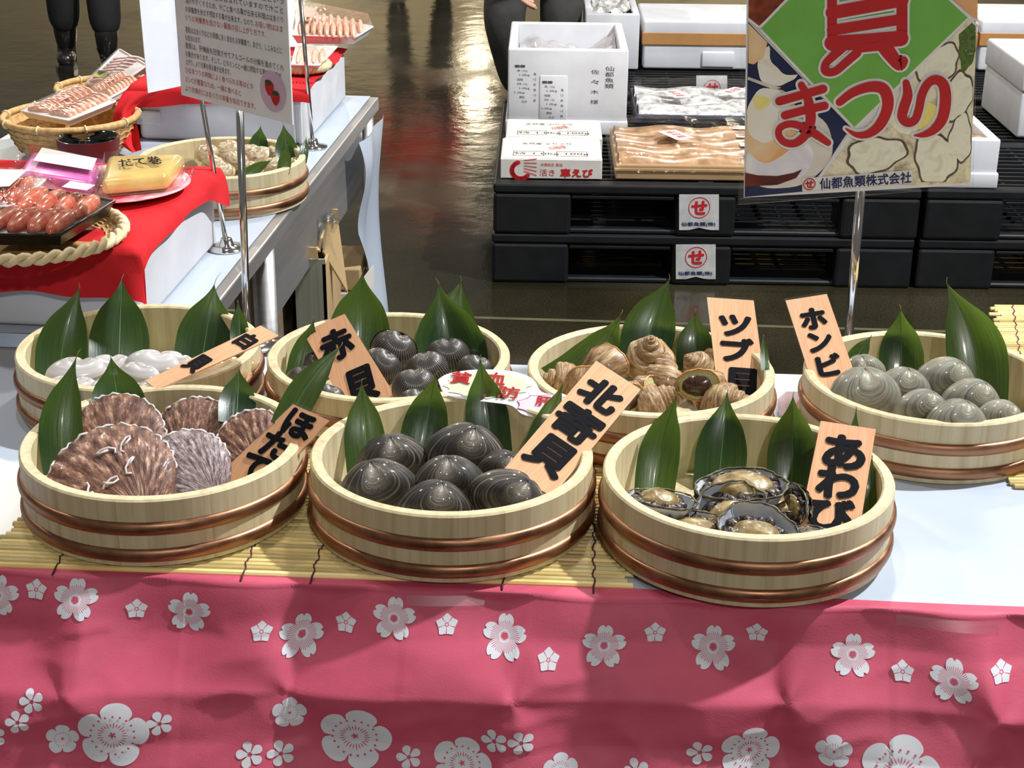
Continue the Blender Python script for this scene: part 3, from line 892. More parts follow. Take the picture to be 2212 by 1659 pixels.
def pose(o, px, py, z, lean, roll, yaw=0.0, y=None):
    o.location = pt(px, py, z=z) if y is None else pt(px, py, y=y)
    o.rotation_euler = (Matrix.Rotation(math.radians(yaw), 3, 'Z') @ Matrix.Rotation(-math.radians(lean), 3, 'X') @ Matrix.Rotation(-math.radians(roll), 3, 'Y')).to_euler()
_bv = {}
def bivalve(name, label, cat, group, px, py, wpx, z, lean, roll, mat, ratio=0.8, depth=0.30, yaw=0.0, ux=0.1, p=2.1, ribs=0, rib_amp=0.0, gape=0.0, flesh=None, egg=0.0, rim=False, ears=False, wav=0.0):
    wp = wpx * (pt(px, py, z=z) - CAM).length / F
    key = (mat, ratio, depth, ux, p, ribs, egg, wav)
    if key not in _bv:
        V, Fc, UV = bivalve_vf(0.5, 0.5 * ratio, depth, ux, p, ribs, rib_amp, ns=20 if not ribs else 16, nt=64 if ribs < 20 else ribs * 4, egg=egg, wav=wav)
        _bv[key] = mesh_data('valve', V, Fc, MT[mat], UV)
    o = thing(name, label, cat, group=group)
    pose(o, px, py, z, lean, roll, yaw)
    for sgn in (1, -1):
        w = bpy.data.objects.new('valve', _bv[key]); link(w, o)
        w.scale = (wp, wp * sgn, wp)
        if gape:
            w.rotation_euler = (-sgn * math.radians(gape), 0, 0)
            w.location = (0, 0, 0.5 * ratio * wp * (1 - math.cos(math.radians(gape))))
            w.location.y = -sgn * math.sin(math.radians(gape)) * 0.465 * ratio * wp * -1
    if flesh:
        V, Fc, UV = grid(20, 12, lambda u, v: Vector((0.40 * wp * math.cos(2 * PI * u) * math.sin(PI * v), 0.10 * wp * math.cos(PI * v), 0.40 * ratio * wp * math.sin(2 * PI * u) * math.sin(PI * v) - .05 * wp)), close_u=True)
        part('flesh', V, Fc, MT[flesh], o, world_space=False)
    if rim:
        pth = []
        for j in range(61):
            th = -PI * 1.18 + PI * 1.36 * j / 60
            rr = 1.0 + 0.02 * math.sin(j * 2.1) + .012 * math.sin(j * 3.7)
            pth.append((0.5 * wp * rr * math.cos(th), 0.002 * math.sin(j * 1.3), 0.5 * ratio * wp * rr * math.sin(th)))
        part('shell_lip', *tube(pth, 0.0015, 6), MT['lip'], o, world_space=False)
    if ears:
        for s in (1, -1):
            q = [(s * 0.02 * wp, 0.44 * ratio * wp), (s * 0.24 * wp, 0.52 * ratio * wp), (s * 0.25 * wp, 0.44 * ratio * wp), (s * 0.21 * wp, 0.34 * ratio * wp)]
            pts_ = [Vector((x, -0.004, zz)) for x, zz in q]
            V, Fc = prism(pts_, Vector((0, -1, 0)), -0.008)
            part('hinge_ear', V, Fc, MT[mat], o, world_space=False, smooth=False)
    return o
ZF = TZ + 0.049
# scallops ------------------------------------------------------------
g = 'live scallops in their shells'
sk = dict(ratio=0.95, depth=0.115, ux=0.0, p=2.05, ribs=24, rib_amp=0.010, wav=0.03)
def scallop(label, px, py, w, z, lean, roll, mat='scal', yaw=0): 
    return bivalve('scallop', label, 'scallop', g, px, py, w, z, lean, roll, mat, yaw=yaw, rim=True, ears=False, **sk)
scallop('reddish brown scallop leaning at the back left of its tub', 246, 950, 215, TZ + .050, 44, 195)
scallop('brown scallop with pale rays at the back of its tub', 424, 940, 178, TZ + .046, 42, 175)
scallop('dark scallop tucked behind the scallop name plate', 548, 962, 165, TZ + .048, 40, 205)
scallop('scallop with purplish grey ribs and white edge in middle', 400, 1022, 200, TZ + .064, 46, 235, 'scal_p')
big = scallop('largest scallop, lying at the very front of its tub', 240, 1040, 275, TZ + .072, 52, 225)
wpb = 275 * (pt(240, 1040, z=TZ + .072) - CAM).length / F
for k, (fx, fz_) in enumerate([(.02, .04), (-.18, .02), (.20, -.02), (.10, .20), (-.10, -.20), (.24, .18), (-.02, .30), (-.27, -.16)]):
    dpt = -.115 * wpb * (1 - (fx * fx + fz_ * fz_) * 3.2) * .96 - .0035
    pth = [(fx * wpb + .006 * math.cos(i * .9 + k) * (1 + i * .12), dpt - .0012 * math.sin(i * 1.7), fz_ * wpb + .005 * math.sin(i * .8 + k * 2) + .0012 * i) for i in range(8)]
    part('worm_tube', *tube(pth, .0013, 6), MT['lip'], big, world_space=False)
# surf clams ------------------------------------------------------------
g = 'dark surf clams in the front middle tub'
kk = dict(ratio=0.80, depth=0.27, ux=0.12, p=2.0, egg=-0.20)
def surf(label, px, py, w, z, lean, roll, yaw=0): bivalve('surf_clam', label, 'clam', g, px, py, w * 1.06, z, lean - 30, roll, 'surf', yaw=yaw, **kk)
surf('dark surf clam with a pale cap at the back left', 845, 1000, 158, TZ + .054, 28, 10, 12)
surf('largest brown surf clam at the back of its tub', 1005, 985, 178, TZ + .060, 30, -8, 0)
surf('grey banded surf clam nearest the left of its tub', 812, 1062, 172, TZ + .060, 36, 16, 15)
surf('dark surf clam in the very middle of its tub', 968, 1048, 160, TZ + .062, 34, 8, 0)
surf('surf clam with white flecks at the front rim', 940, 1100, 156, TZ + .064, 36, -6, 5)
surf('smooth grey surf clam below the surf clam name plate', 1100, 1085, 172, TZ + .064, 36, -28, -15)
surf('dark surf clam half hidden by its name plate', 1085, 1020, 120, TZ + .052, 30, -20, -10)
# hard clams ------------------------------------------------------------
g = 'grey hard clams in the right tub'
kk = dict(ratio=0.84, depth=0.28, ux=0.2, p=2.0, egg=-0.16)
def hard(label, px, py, w, z, lean, roll, yaw=0): bivalve('hard_clam', label, 'clam', g, px, py, w * 1.06, z, lean - 28, roll, 'honb', yaw=yaw, **kk)
hard('hard clam behind the lower end of its name plate', 1862, 806, 92, TZ + .050, 30, 20)
hard('large olive grey hard clam nearest the left of its tub', 1862, 862, 158, TZ + .064, 36, 14, 10)
hard('beige hard clam at the centre of its tub', 1948, 845, 118, TZ + .058, 34, 4)
hard('striped hard clam at the back right of its tub', 2042, 828, 128, TZ + .062, 32, -16)
hard('small bluish hard clam in the front middle', 1992, 890, 112, TZ + .064, 38, -10)
hard('hard clam with a dark side at the right', 2098, 872, 122, TZ + .060, 34, -14)
hard('purple mottled hard clam at the front rim', 2066, 918, 126, TZ + .066, 40, -6)
hard('hard clam touching the right rim of its tub', 2160, 908, 100, TZ + .060, 36, -20)
# white clams ------------------------------------------------------------
g = 'smooth white clams in the back left tub'
kk = dict(ratio=0.48, depth=0.17, ux=0.25, p=2.1)
def wclam(label, px, py, w, z, lean, roll, mat='whitec', yaw=0): bivalve('white_clam', label, 'clam', g, px, py - 4, w * 1.12, z + .004, lean + 14, roll, mat, yaw=yaw, **kk)
wclam('white clam second from the left with brown end', 164, 808, 112, TZ + .054, 58, 10)
wclam('white clam touching the left rim', 148, 850, 118, TZ + .050, 60, 8)
wclam('white clam behind two others near the tall leaf', 232, 800, 102, TZ + .046, 55, 14)
wclam('white clam at the back behind the name plate', 330, 792, 108, TZ + .052, 55, -8)
wclam('white clam between name plate and back leaf', 376, 790, 90, TZ + .044, 55, -14)
wclam('small white clam half under the shiny leaf', 238, 842, 84, TZ + .054, 60, 16)
wclam('white clam in the middle beside the shiny leaf', 300, 812, 84, TZ + .050, 58, -12)
wclam('white clam at the front under the name plate', 352, 850, 110, TZ + .056, 62, 4)
wclam('tan coloured clam under the right end of the name plate', 462, 820, 132, TZ + .052, 55, 18, 'tanc')
wclam('brownish clam at the right rim of the white clam tub', 505, 800, 90, TZ + .054, 50, 14, 'tanc')
# ark shells ------------------------------------------------------------
g = 'ribbed ark shells in the back row tub'
kk = dict(ratio=0.82, depth=0.34, ux=0.1, p=2.3, ribs=40, rib_amp=0.013)
def ark(label, px, py, w, z, lean, roll, yaw=0, **q): bivalve('ark_shell', label, 'shellfish', g, px, py, w, z, lean, roll, 'ark', yaw=yaw, **{**kk, **q})
ark('ark shell gaping open to show orange flesh', 850, 758, 104, TZ + .060, 32, -20, gape=6, flesh='orange_flesh')
ark('ark shell touching the right edge of its name plate', 822, 792, 92, TZ + .054, 36, -28)
ark('ark shell at the back beneath the widest leaf', 966, 770, 98, TZ + .054, 34, 6)
ark('ark shell in the middle of the pile', 922, 800, 96, TZ + .060, 38, 16)
ark('ark shell at the front middle, brightly ribbed', 896, 838, 100, TZ + .064, 38, 8)
ark('ark shell half covered by the paper label', 1026, 802, 84, TZ + .054, 36, -14)
ark('ark shell by the left rim of its tub', 656, 826, 84, TZ + .056, 34, 14)
ark('dark ark shell behind the name plate', 690, 790, 84, TZ + .048, 32, 6)
ark('ark shell at the front rim left of the name plate', 708, 862, 76, TZ + .060, 40, -14)
ark('ark shell at the front rim right of the name plate', 900, 876, 86, TZ + .058, 40, -6)
ark('ark shell mostly hidden under the name plate', 760, 815, 84, TZ + .046, 34, 0)
# small mixed clams ------------------------------------------------------------
g = 'mixed small clams in the rear tub'
kk = dict(ratio=0.76, depth=0.30, ux=0.1, p=2.1)
HL = [(446, 332, 52, 20, 'brown tipped clam at the back left of the mixed clams'), (492, 326, 56, 30, 'grey shiny clam at the back of the mixed clams'),
      (510, 348, 54, -10, 'round pale clam with dark gap in the middle'), (540, 332, 52, 5, 'spotted clam left of the small leaf'),
      (562, 342, 60, 40, 'pinkish brown clam in the middle right of the rear tub'), (592, 330, 40, 0, 'clam with a brown triangle mark'),
      (462, 356, 54, -30, 'olive clam nearest the left rim of the rear tub'), (482, 372, 52, 5, 'clam at the front rim between the sign poles'),
      (590, 358, 46, 12, 'pink clam beside the small front leaf'), (640, 356, 42, 0, 'clam at the right rim of the rear tub'), (545, 368, 50, -12, 'clam partly under the lying leaf')]
for x, y, w, ro, lab in HL:
    bivalve('clam', lab, 'clam', g, x, y, w, TZ + .056, 45, ro, 'clamh', **kk)
# ------------------------------------------------------------------ whelks
def whelk_mat():
    m = shell_mat('whelk_shell', [(0.25, S2L(84, 60, 38)), (0.45, S2L(138, 104, 68)), (0.58, S2L(178, 148, 106)), (0.72, S2L(212, 190, 150))], band=(30, 9), rough=0.45, bump=0.8, coat=0.2)
    return m
MT['whelk'] = whelk_mat()
MT['whelk_in'] = noise_mat('whelk_aperture', [(0.3, S2L(190, 128, 66)), (0.7, S2L(214, 160, 96))], scale=(40, 40, 40), rough=0.25, coat=.4)
MT['operculum'] = noise_mat('dark_operculum', [(0.3, S2L(40, 26, 22)), (0.7, S2L(86, 58, 46))], scale=(20, 20, 90), rough=0.22, coat=.5)
MT['yellow_flesh'] = noise_mat('yellow_grey_flesh', [(0.3, S2L(150, 148, 120)), (0.5, S2L(186, 180, 110)), (0.7, S2L(204, 196, 170))], scale=(50, 50, 50), rough=0.22, coat=.5)
def whelk_vf():
    """apex at +Z, aperture low and facing -Y; overall height about 1"""
    turns, nph, nth = 4.6, 24, 32
    N = int(turns * nth)
    V, Fc, UV = [], [], []
    g_ = 0.088
    for i in range(N + 1):
        th = 2 * PI * i / nth
        k = math.exp(g_ * (th - turns * 2 * PI))
        an = th - turns * 2 * PI - PI / 2 - 0.25
        R0 = 0.255 * k
        zc = -0.20 + (1 - k) * 0.78
        for j in range(nph + 1):
            ph = 2 * PI * j / nph
            rx, rz = 0.235 * k, 0.30 * k
            cx_, cz_ = math.cos(ph), math.sin(ph)
            if cz_ < 0: rz *= 1.25            # drawn out towards the canal
            kn = 1 + 0.20 * math.exp(-((ph - 0.75) / 0.30) ** 2) * (0.35 + 0.9 * max(0, math.cos(th * 4.0)) ** 2)
            kn += 0.028 * math.cos(ph * 11)
            r = R0 + rx * cx_ * kn
            V.append(Vector((r * math.cos(an), r * math.sin(an), zc + rz * cz_ * kn))); UV.append((ph / (2 * PI), th / 6.0))
    m = nph + 1
    for i in range(N):
        for j in range(nph):
            Fc.append((i * m + j, i * m + j + 1, (i + 1) * m + j + 1, (i + 1) * m + j))
    ring = [V[N * m + j] for j in range(nph)]
    return V, Fc, UV, ring
_wv = whelk_vf()
WH = mesh_data('spiral_shell', _wv[0], _wv[1], MT['whelk'], _wv[2])
ring = _wv[3]
rc = sum(ring, Vector()) / len(ring)
rn = (ring[0] - rc).cross(ring[6] - rc).normalized()
if rn.dot(Vector((1, -0.3, 0))) < 0: rn = -rn
lipV, lipF = tube(ring + ring[:1], 0.014, 8, caps=False)
LIP = mesh_data('aperture_lip', lipV, lipF, MT['whelk_in'])
def disc(cen, ring_, sc_, dome, n, lift):
    V = [cen + n * (lift + dome)] + [cen + (p - cen) * sc_ * .6 + n * (lift + dome * .75) for p in ring_] + [cen + (p - cen) * sc_ + n * lift for p in ring_]
    k = len(ring_)
    Fc = [(0, 1 + i, 1 + (i + 1) % k) for i in range(k)] + [(1 + i, 1 + k + i, 1 + k + (i + 1) % k, 1 + (i + 1) % k) for i in range(k)]
    return V, Fc
FLESH = mesh_data('flesh', *disc(rc, ring, 0.97, 0.05, rn, -0.01), MT['yellow_flesh'])
OPER = mesh_data('operculum', *disc(rc + Vector((0, 0, -0.02)), ring, 0.66, 0.09, rn, 0.05), MT['operculum'])
def whelk(label, px, py, hpx, z, eul):
    s = hpx * (pt(px, py, z=z) - CAM).length / F
    o = thing('whelk', label, 'whelk', pt(px, py, z=z), tuple(math.radians(e) for e in eul), 'large whelks in the back row tub')
    for nm, me in (('spiral_shell', WH), ('aperture_lip', LIP), ('flesh', FLESH), ('operculum', OPER)):
        w = bpy.data.objects.new(nm, me); link(w, o); w.scale = (s, s, s)
    return o
whelk('reddish brown whelk at the back left of the whelk tub', 1288, 790, 130, TZ + .052, (-70, 20, 60))
whelk('yellowish whelk half covered by the surf clam name plate', 1232, 822, 128, TZ + .054, (-80, -20, 100))
whelk('upright brown whelk in front of the tallest leaf', 1398, 782, 150, TZ + .058, (-25, 8, 200))
whelk('whelk with open mouth in the middle of the tub', 1432, 838, 150, TZ + .064, (-38, -8, -20))
whelk('whelk behind the whelk name plate', 1518, 800, 120, TZ + .050, (-40, 30, 150))
whelk('pale whelk pointing right at the front rim', 1546, 868, 150, TZ + .062, (-78, 10, 250))
whelk('whelk showing its dark oval lid at the front rim', 1395, 878, 140, TZ + .060, (-60, 10, -70))
# ------------------------------------------------------------------ abalone
MT['aba_out'] = noise_mat('abalone_outer', [(0.25, S2L(34, 28, 24)), (0.45, S2L(72, 60, 46)), (0.6, S2L(104, 98, 64)), (0.78, S2L(170, 160, 140))], scale=(95, 95, 95), detail=6, rough=0.5, bump=1.0, coat=.2)
MT['nacre'] = noise_mat('nacre', [(0.3, S2L(150, 156, 168)), (0.5, S2L(186, 192, 204)), (0.7, S2L(214, 212, 206))], scale=(25, 25, 25), rough=0.16, coat=.6)
MT['foot'] = noise_mat('abalone_foot', [(0.28, S2L(78, 60, 34)), (0.48, S2L(132, 110, 66)), (0.72, S2L(178, 158, 110))], scale=(80, 80, 80), rough=0.38, coat=.25, bump=.5)
MT['mantle'] = noise_mat('abalone_mantle', [(0.3, S2L(26, 20, 18)), (0.55, S2L(60, 48, 42)), (0.75, S2L(120, 106, 92))], scale=(130, 130, 130), rough=0.35, coat=.3, bump=1.0)
def abalone(label, px, py, wpx, z, eul, foot=0.72, fx=0.0, fy=-.02, ratio=0.72):
    s = wpx * (pt(px, py, z=z) - CAM).length / F
    o = thing('abalone', label, 'abalone', pt(px, py, z=z), tuple(math.radians(e) for e in eul), 'abalone in the front right tub')
    sd = random.random() * 50
    a, b_ = 0.5 * s, 0.5 * ratio * s
    def bowl(u, v, k=1.0, drop=0.0):
        r = v
        w = 1 + 0.05 * math.sin(3 * 2 * PI * u + sd) + 0.03 * math.sin(7 * 2 * PI * u + sd * 2) + .02 * math.sin(17 * 2 * PI * u)
        x, y = a * r * w * math.cos(2 * PI * u) * k, b_ * r * w * math.sin(2 * PI * u) * k
        zz = -0.32 * s * (1 - r ** 2.6) - drop
        return Vector((x, y, zz))
    def rough(u, v):
        q = bowl(u, v, 1.02, 0.012 * s)
        n_ = vnoise(q.x / s * 14 + sd, q.y / s * 14, 1) + .5 * vnoise(q.x / s * 34, q.y / s * 34 + sd, 2)
        return q * (1 + .05 * n_ * v) - Vector((0, 0, 0.09 * s * n_))
    V1, F1, _ = grid(48, 12, rough, close_u=True)
    part('outer_shell', V1, F1, MT['aba_out'], o, world_space=False)
    V2, F2, _ = grid(48, 12, lambda u, v: bowl(u, v), close_u=True)
    part('nacre_lining', V2, F2, MT['nacre'], o, world_space=False)
    rimp = [bowl(i / 60, 1.0) + Vector((0, 0, 0.002)) for i in range(61)]
    part('rim', *tube(rimp, [0.010 * s * (.6 + 1.4 * hash2(i, 1, 3)) for i in range(61)], 6, caps=False), MT['aba_out'], o, world_space=False)
    fa, fb = a * foot, b_ * foot
    c = Vector((fx * s, fy * s, -0.05 * s))
    V3, F3, _ = grid(36, 12, lambda u, v: c + Vector((fa * math.cos(2 * PI * u) * math.sin(PI / 2 * v), fb * math.sin(2 * PI * u) * math.sin(PI / 2 * v), 0.15 * s * math.cos(PI / 2 * v) ** .8 + .035 * s * vnoise(math.cos(2 * PI * u) * 4 * v + sd, math.sin(2 * PI * u) * 4 * v, 4))), close_u=True)
    part('foot', V3, F3, MT['foot'], o, world_space=False)
    fr = []
    for i in range(97):
        u = i / 96
        w = 1.05 + 0.06 * math.sin(u * 2 * PI * 5 + sd) + 0.05 * math.sin(u * 2 * PI * 17) + .04 * math.sin(u * 2 * PI * 31 + sd)
        fr.append(c + Vector((fa * w * math.cos(2 * PI * u), fb * w * math.sin(2 * PI * u), -0.004 * s + .018 * s * math.sin(u * 2 * PI * 23))))
    part('mantle_frill', *tube(fr, [0.072 * s * (0.5 + .9 * hash2(i, 5, 2)) for i in range(97)], 9, caps=False), MT['mantle'], o, world_space=False)
    return o
abalone('rough dark abalone on its side at the left rim', 1432, 1080, 156, TZ + .072, (-4, 10, 12), .60, -.04, .04)
abalone('abalone with broad tan foot at the back of its tub', 1602, 1050, 196, TZ + .072, (4, -6, -10), .68, 0, .02)
abalone('dark abalone edge under the back one', 1668, 1080, 120, TZ + .060, (0, 10, -30), .8)
abalone('abalone with silvery lining in the middle of its tub', 1572, 1102, 176, TZ + .062, (30, -16, 14), .62, -.02, -.10)
abalone('tan abalone at the front left rim of its tub', 1490, 1140, 150, TZ + .056, (10, -4, -10), .78, 0, -.05)
abalone('abalone with silvery lining nearest the front rim', 1636, 1142, 172, TZ + .064, (30, 8, -8), .64, 0, -.11)
abalone('ridged abalone standing against its name plate', 1712, 1090, 105, TZ + .060, (60, 20, -70), .55)
abalone('abalone at the front rim below its name plate', 1766, 1164, 110, TZ + .052, (8, 6, -10), .7)
# ------------------------------------------------------------------ name plates in the tubs
MT['plate'] = noise_mat('wood_print_card', [(0.25, S2L(206, 148, 106)), (0.5, S2L(218, 165, 124)), (0.75, S2L(226, 176, 136))], scale=(3, 70, 70), detail=3, rough=0.32, coord='UV', spec=.5, coat=.3)
def pt_any(p):
    return pt(p[0], p[1], **p[2])
def name_plate(label, corners, pl3, chars, group='wood-look name plates in the tubs'):
    """corners TL, TR, BR, BL in photo pixels, lying in the plane through the three anchor points pl3"""
    P = Plane(*[pt_any(p) for p in pl3])
    C = [P.px(*c) for c in corners]
    o = thing('name_plate', label, 'sign', (C[2] + C[3]) / 2, group=group)
    V, Fc = prism(C, P.n, 0.0016)
    ex0, ey0 = (C[1] - C[0]), (C[0] - C[3])
    uv = [(0, 0), (0, 1), (1, 1), (1, 0)] * 2
    uv = [((v - C[0]).dot(ey0.normalized()) * 8, (v - C[0]).dot(ex0.normalized()) * 8) for v in V]
    card = part('card', V, Fc, MT['plate'], o, uv=uv, smooth=False)
    ctr = sum(C, Vector()) / 4
    big = [ctr + (c - ctr) + ((c - ctr).normalized() * 0.004) for c in C]
    part('laminate', *prism([b - P.n * 0.0004 for b in big], P.n, 0.0006), MT['clear_flat'], o, smooth=False, label='clear laminate film')
    ex, ey = ex0.normalized(), (ey0 - ex0.normalized() * ey0.dot(ex0.normalized())).normalized()
    wd = (ex0.length + (C[2] - C[3]).length) / 2
    VV = []
    for (ch, fx, fy, w, h, rot) in chars:
        top = C[0].lerp(C[1], fx); bot = C[3].lerp(C[2], fx)
        c = top.lerp(bot, fy) + P.n * 0.0012
        VV.append(bold(ch, c - P.n * .0004, ex, ey, w * wd * 1.22, h * wd * 1.22, P.n, 0.05 if ch in '寄貝赤' else 0.06, math.radians(rot), 3))
    part('lettering', *join(*VV), MT['ink_black'], card, smooth=False, label='black brush style characters')
    return o
Ay, By, Cy, Dy, Ey, Fy, Gy = [TUBS[k][1] for k in 'ABCDEFG']
name_plate('wood-look name plate in the ark shell tub, leaning left', [(654, 717), (744, 678), (864, 872), (766, 915)],
           [(654, 717, dict(y=Ey + .04)), (744, 678, dict(y=Ey + .04)), (864, 872, dict(y=Ey - .075))],
           [('赤', .50, .25, .62, .62, 0), ('貝', .52, .70, .56, .68, 0)])
pd = [(563, 703), (602, 725), (338, 842), (314, 822)]
name_plate('wood-look name plate lying across the white clam tub', [(563, 703), (602, 725), (338, 842), (314, 822)],
           [(314, 822, dict(z=TZ + .087)), (338, 842, dict(z=TZ + .083)), (582, 714, dict(z=TZ + .118))],
           [('白', .50, .20, .66, .80, 0), ('貝', .50, .62, .66, .95, 0)])
name_plate('wood-look name plate leaning in the scallop tub', [(633, 873), (711, 908), (560, 1072), (468, 1030)],
           [(633, 873, dict(y=Ay + .025)), (711, 908, dict(y=Ay - .010)), (510, 1050, dict(z=TZ + .036))],
           [('ほ', .52, .17, .56, .42, 0), ('た', .50, .46, .58, .42, 0), ('て', .48, .76, .50, .42, 0)])
name_plate('wood-look name plate leaning in the surf clam tub', [(1288, 779), (1384, 841), (1193, 1072), (1088, 1014)],
           [(1288, 779, dict(y=By + .115)), (1384, 841, dict(y=By + .085)), (1140, 1043, dict(y=By - .040))],
           [('北', .50, .20, .66, .56, 0), ('寄', .50, .47, .72, .66, 0), ('貝', .50, .76, .66, .66, 0)])
name_plate('wood-look name plate standing in the abalone tub', [(1773, 909), (1892, 927), (1856, 1150), (1722, 1158)],
           [(1773, 909, dict(y=Cy + .050)), (1892, 927, dict(y=Cy + .040)), (1790, 1154, dict(y=Cy - .060))],
           [('あ', .52, .26, .60, .56, 0), ('わ', .50, .54, .60, .54, 0), ('び', .48, .83, .66, .54, 0)])
name_plate('wood-look name plate standing in the whelk tub', [(1527, 642), (1628, 649), (1660, 884), (1556, 890)],
           [(1527, 642, dict(y=Fy + .125)), (1628, 649, dict(y=Fy + .118)), (1606, 886, dict(y=Fy - .020))],
           [('ツ', .52, .25, .58, .46, 0), ('ブ', .50, .47, .58, .50, 0), ('貝', .52, .77, .62, .64, 0)])
name_plate('wood-look name plate standing in the grey hard clam tub', [(1697, 649), (1786, 635), (1862, 852), (1768, 870)],
           [(1697, 649, dict(y=Gy + .10)), (1786, 635, dict(y=Gy + .10)), (1812, 862, dict(y=Gy - .030))],
           [('ホ', .50, .22, .50, .50, 0), ('ン', .48, .45, .46, .46, 0), ('ビ', .50, .68, .46, .50, 0), ('ノ', .55, .91, .40, .44, 0)])
# ------------------------------------------------------------------ paper label between the tubs
PL = Plane(pt(950, 835, z=TZ + .094), pt(1200, 872, z=TZ + .090), pt(1080, 800, z=TZ + .112))
MT['lab_y'] = noise_mat('pale_yellow_green_print', [(0.35, S2L(196, 226, 200)), (0.65, S2L(244, 240, 200))], scale=(9, 9, 9), rough=.5)
MT['lab_p'] = flat_mat('pale_pink_print', S2L(240, 214, 222), .5)
MT['lab_v'] = flat_mat('violet_line', S2L(176, 90, 160), .5)
out = [(946, 820), (965, 808), (1000, 801), (1037, 798), (1080, 799), (1112, 803), (1140, 812), (1156, 824), (1170, 846), (1200, 852), (1245, 857), (1252, 880), (1225, 893), (1190, 902), (1156, 901), (1127, 894), (1104, 876), (1060, 869), (1023, 865), (979, 858), (957, 846)]
lb = thing('paper_label', 'cut-out paper label with red writing propped between back tubs', 'label', PL.px(1050, 860))
out = smooth_path(out + out[:1], 4)[:-1]
part('sheet', *prism([PL.px(*p) for p in out], PL.n, 0.0008), MT['paper'], lb, smooth=False)
def burst(cx, cy, rx, ry, n, m, name, lift):
    pts_ = []
    for i in range(n * 4):
        a = 2 * PI * i / (n * 4)
        k = [1.0, .90, .87, .90][i % 4]
        pts_.append(PL.px(cx + rx * k * math.cos(a), cy + ry * k * math.sin(a), lift))
    part(name, pts_, [tuple(range(len(pts_)))], m, lb, smooth=False)
burst(1053, 833, 98, 29, 12, MT['lab_y'], 'yellow_burst', .0006)
burst(1180, 875, 68, 24, 9, MT['lab_v'], 'violet_outline', .0006)
burst(1180, 875, 65, 22, 9, MT['lab_p'], 'pink_burst', .0010)
exl = (PL.px(1200, 868) - PL.px(1000, 830)).normalized()
exl = (PL.px(1150, 838) - PL.px(1000, 826)).normalized(); eyl = PL.n.cross(exl)
if eyl.z < 0: eyl = -eyl
mpx = (PL.px(1100, 838) - PL.px(1000, 830)).length / 100
mpy = (PL.px(1050, 820) - PL.px(1050, 840)).length / 20
part('lettering', *join(bold('貧', PL.px(997, 817, .0013), exl, eyl, 46 * mpx, 26 * mpy, PL.n), bold('血', PL.px(1072, 819, .0016), exl, eyl, 42 * mpx, 26 * mpy, PL.n),
     bold('予', PL.px(1050, 846, .0016), exl, eyl, 36 * mpx, 24 * mpy, PL.n), bold('防', PL.px(1100, 849, .0016), exl, eyl, 46 * mpx, 25 * mpy, PL.n), bold('肝', PL.px(1174, 868, .0018), exl, eyl, 32 * mpx, 20 * mpy, PL.n)), MT['ink_red'], lb, smooth=False, label='red characters')
part('prop', *tube([PL.px(1040, 862, -.004), (PL.px(1040, 862).x, PL.px(1040, 862).y + .012, TZ + .002)], .002, 6), MT['paper'], lb)
c_ = pt(1706, 884, z=TZ + .004)
o = part('paper_slip', *prism([c_ + Vector((-.016, -.02, 0)), c_ + Vector((.016, -.02, 0)), c_ + Vector((.018, .03, .012)), c_ + Vector((-.014, .03, .012))], Vector((0, 0, 1)), .0008), MT['lab_p'], smooth=False)
tag(o, 'small pale pink paper slip between the whelk and hard clam tubs', 'label')
# ------------------------------------------------------------------ stands
def stand(name, label, top, bottom, r=0.0045, base_r=0.0, cat='sign', clip=True):
    o = thing(name, label, cat, bottom)
    part('pole', *tube([bottom + Vector((0, 0, .004)), top], r, 12), MT['chrome'], o)
    if base_r:
        part('base', *lathe([(0.001, 0), (base_r, 0), (base_r, 0.003), (base_r * .45, 0.006), (0.012, 0.008), (0.009, 0.018), (0.001, 0.018)], 32, bottom), MT['chrome'], o)
    return o
# ---- big shellfish festival poster on the right
PY = 2.03
PP = Plane(pt(1600, 200, y=PY), pt(2100, 200, y=PY), pt(1850, 400, y=PY))
K = 652 / 2207.0
def q(x, y, l=0.0): return PP.px(1560 + K * x, K * y, l)
pb_ = pt(1833, 725, y=PY + .006); pdv = (pt(1857, 420, y=PY + .006) - pb_).normalized()
bot = pb_ + pdv * ((TZ + .001 - pb_.z) / pdv.z); 
po = stand('poster_stand', 'tall festival poster with red characters on a chrome stand', pt(1862, 380, y=PY + .006), bot, 0.0062, 0.05)
# (the table sheet hangs at its back edge: the foot stands on the floor behind the table)
TOPY = -760
part('laminate', *prism([q(118, 1497), q(1836, 1371), q(1890, TOPY), q(152, TOPY)], PP.n, .002), MT['clear_flat'], po, smooth=False, label='clear plastic sleeve')
part('sheet', *prism([q(158, 1445, .0004), q(1815, 1350, .0004), q(1872, TOPY + 40, .0004), q(190, TOPY + 40, .0004)], PP.n, .0008), MT['paper'], po, smooth=False)
def poly(name, pts_, m, l, label=None): return part(name, [q(x, y, l) for x, y in pts_], [tuple(range(len(pts_)))], m, po, smooth=False, label=label)
def blob(name, cx, cy, rx, ry, m, l, rot=0, wob=.06, n=40, clip=None):
    pts_ = []
    for i in range(n):
        a = 2 * PI * i / n
        k = 1 + wob * math.sin(3 * a + cx) + wob * .6 * math.sin(7 * a + cy)
        x, y = rx * k * math.cos(a), ry * k * math.sin(a)
        c, s_ = math.cos(math.radians(rot)), math.sin(math.radians(rot))
        X, Y = cx + x * c - y * s_, cy + x * s_ + y * c
        if clip: X, Y = clip(X, Y)
        pts_.append((X, Y))
    return poly(name, pts_, m, l)
def pic(name, cols, sc_=30, rough=.4, det=3): return noise_mat(name, [(0.25 + .5 * i / (len(cols) - 1), S2L(*c)) for i, c in enumerate(cols)], scale=(sc_,) * 3, detail=det, rough=rough, rand=False, distort=1.0)
MT['green'] = flat_mat('poster_green', S2L(122, 190, 84), .4)
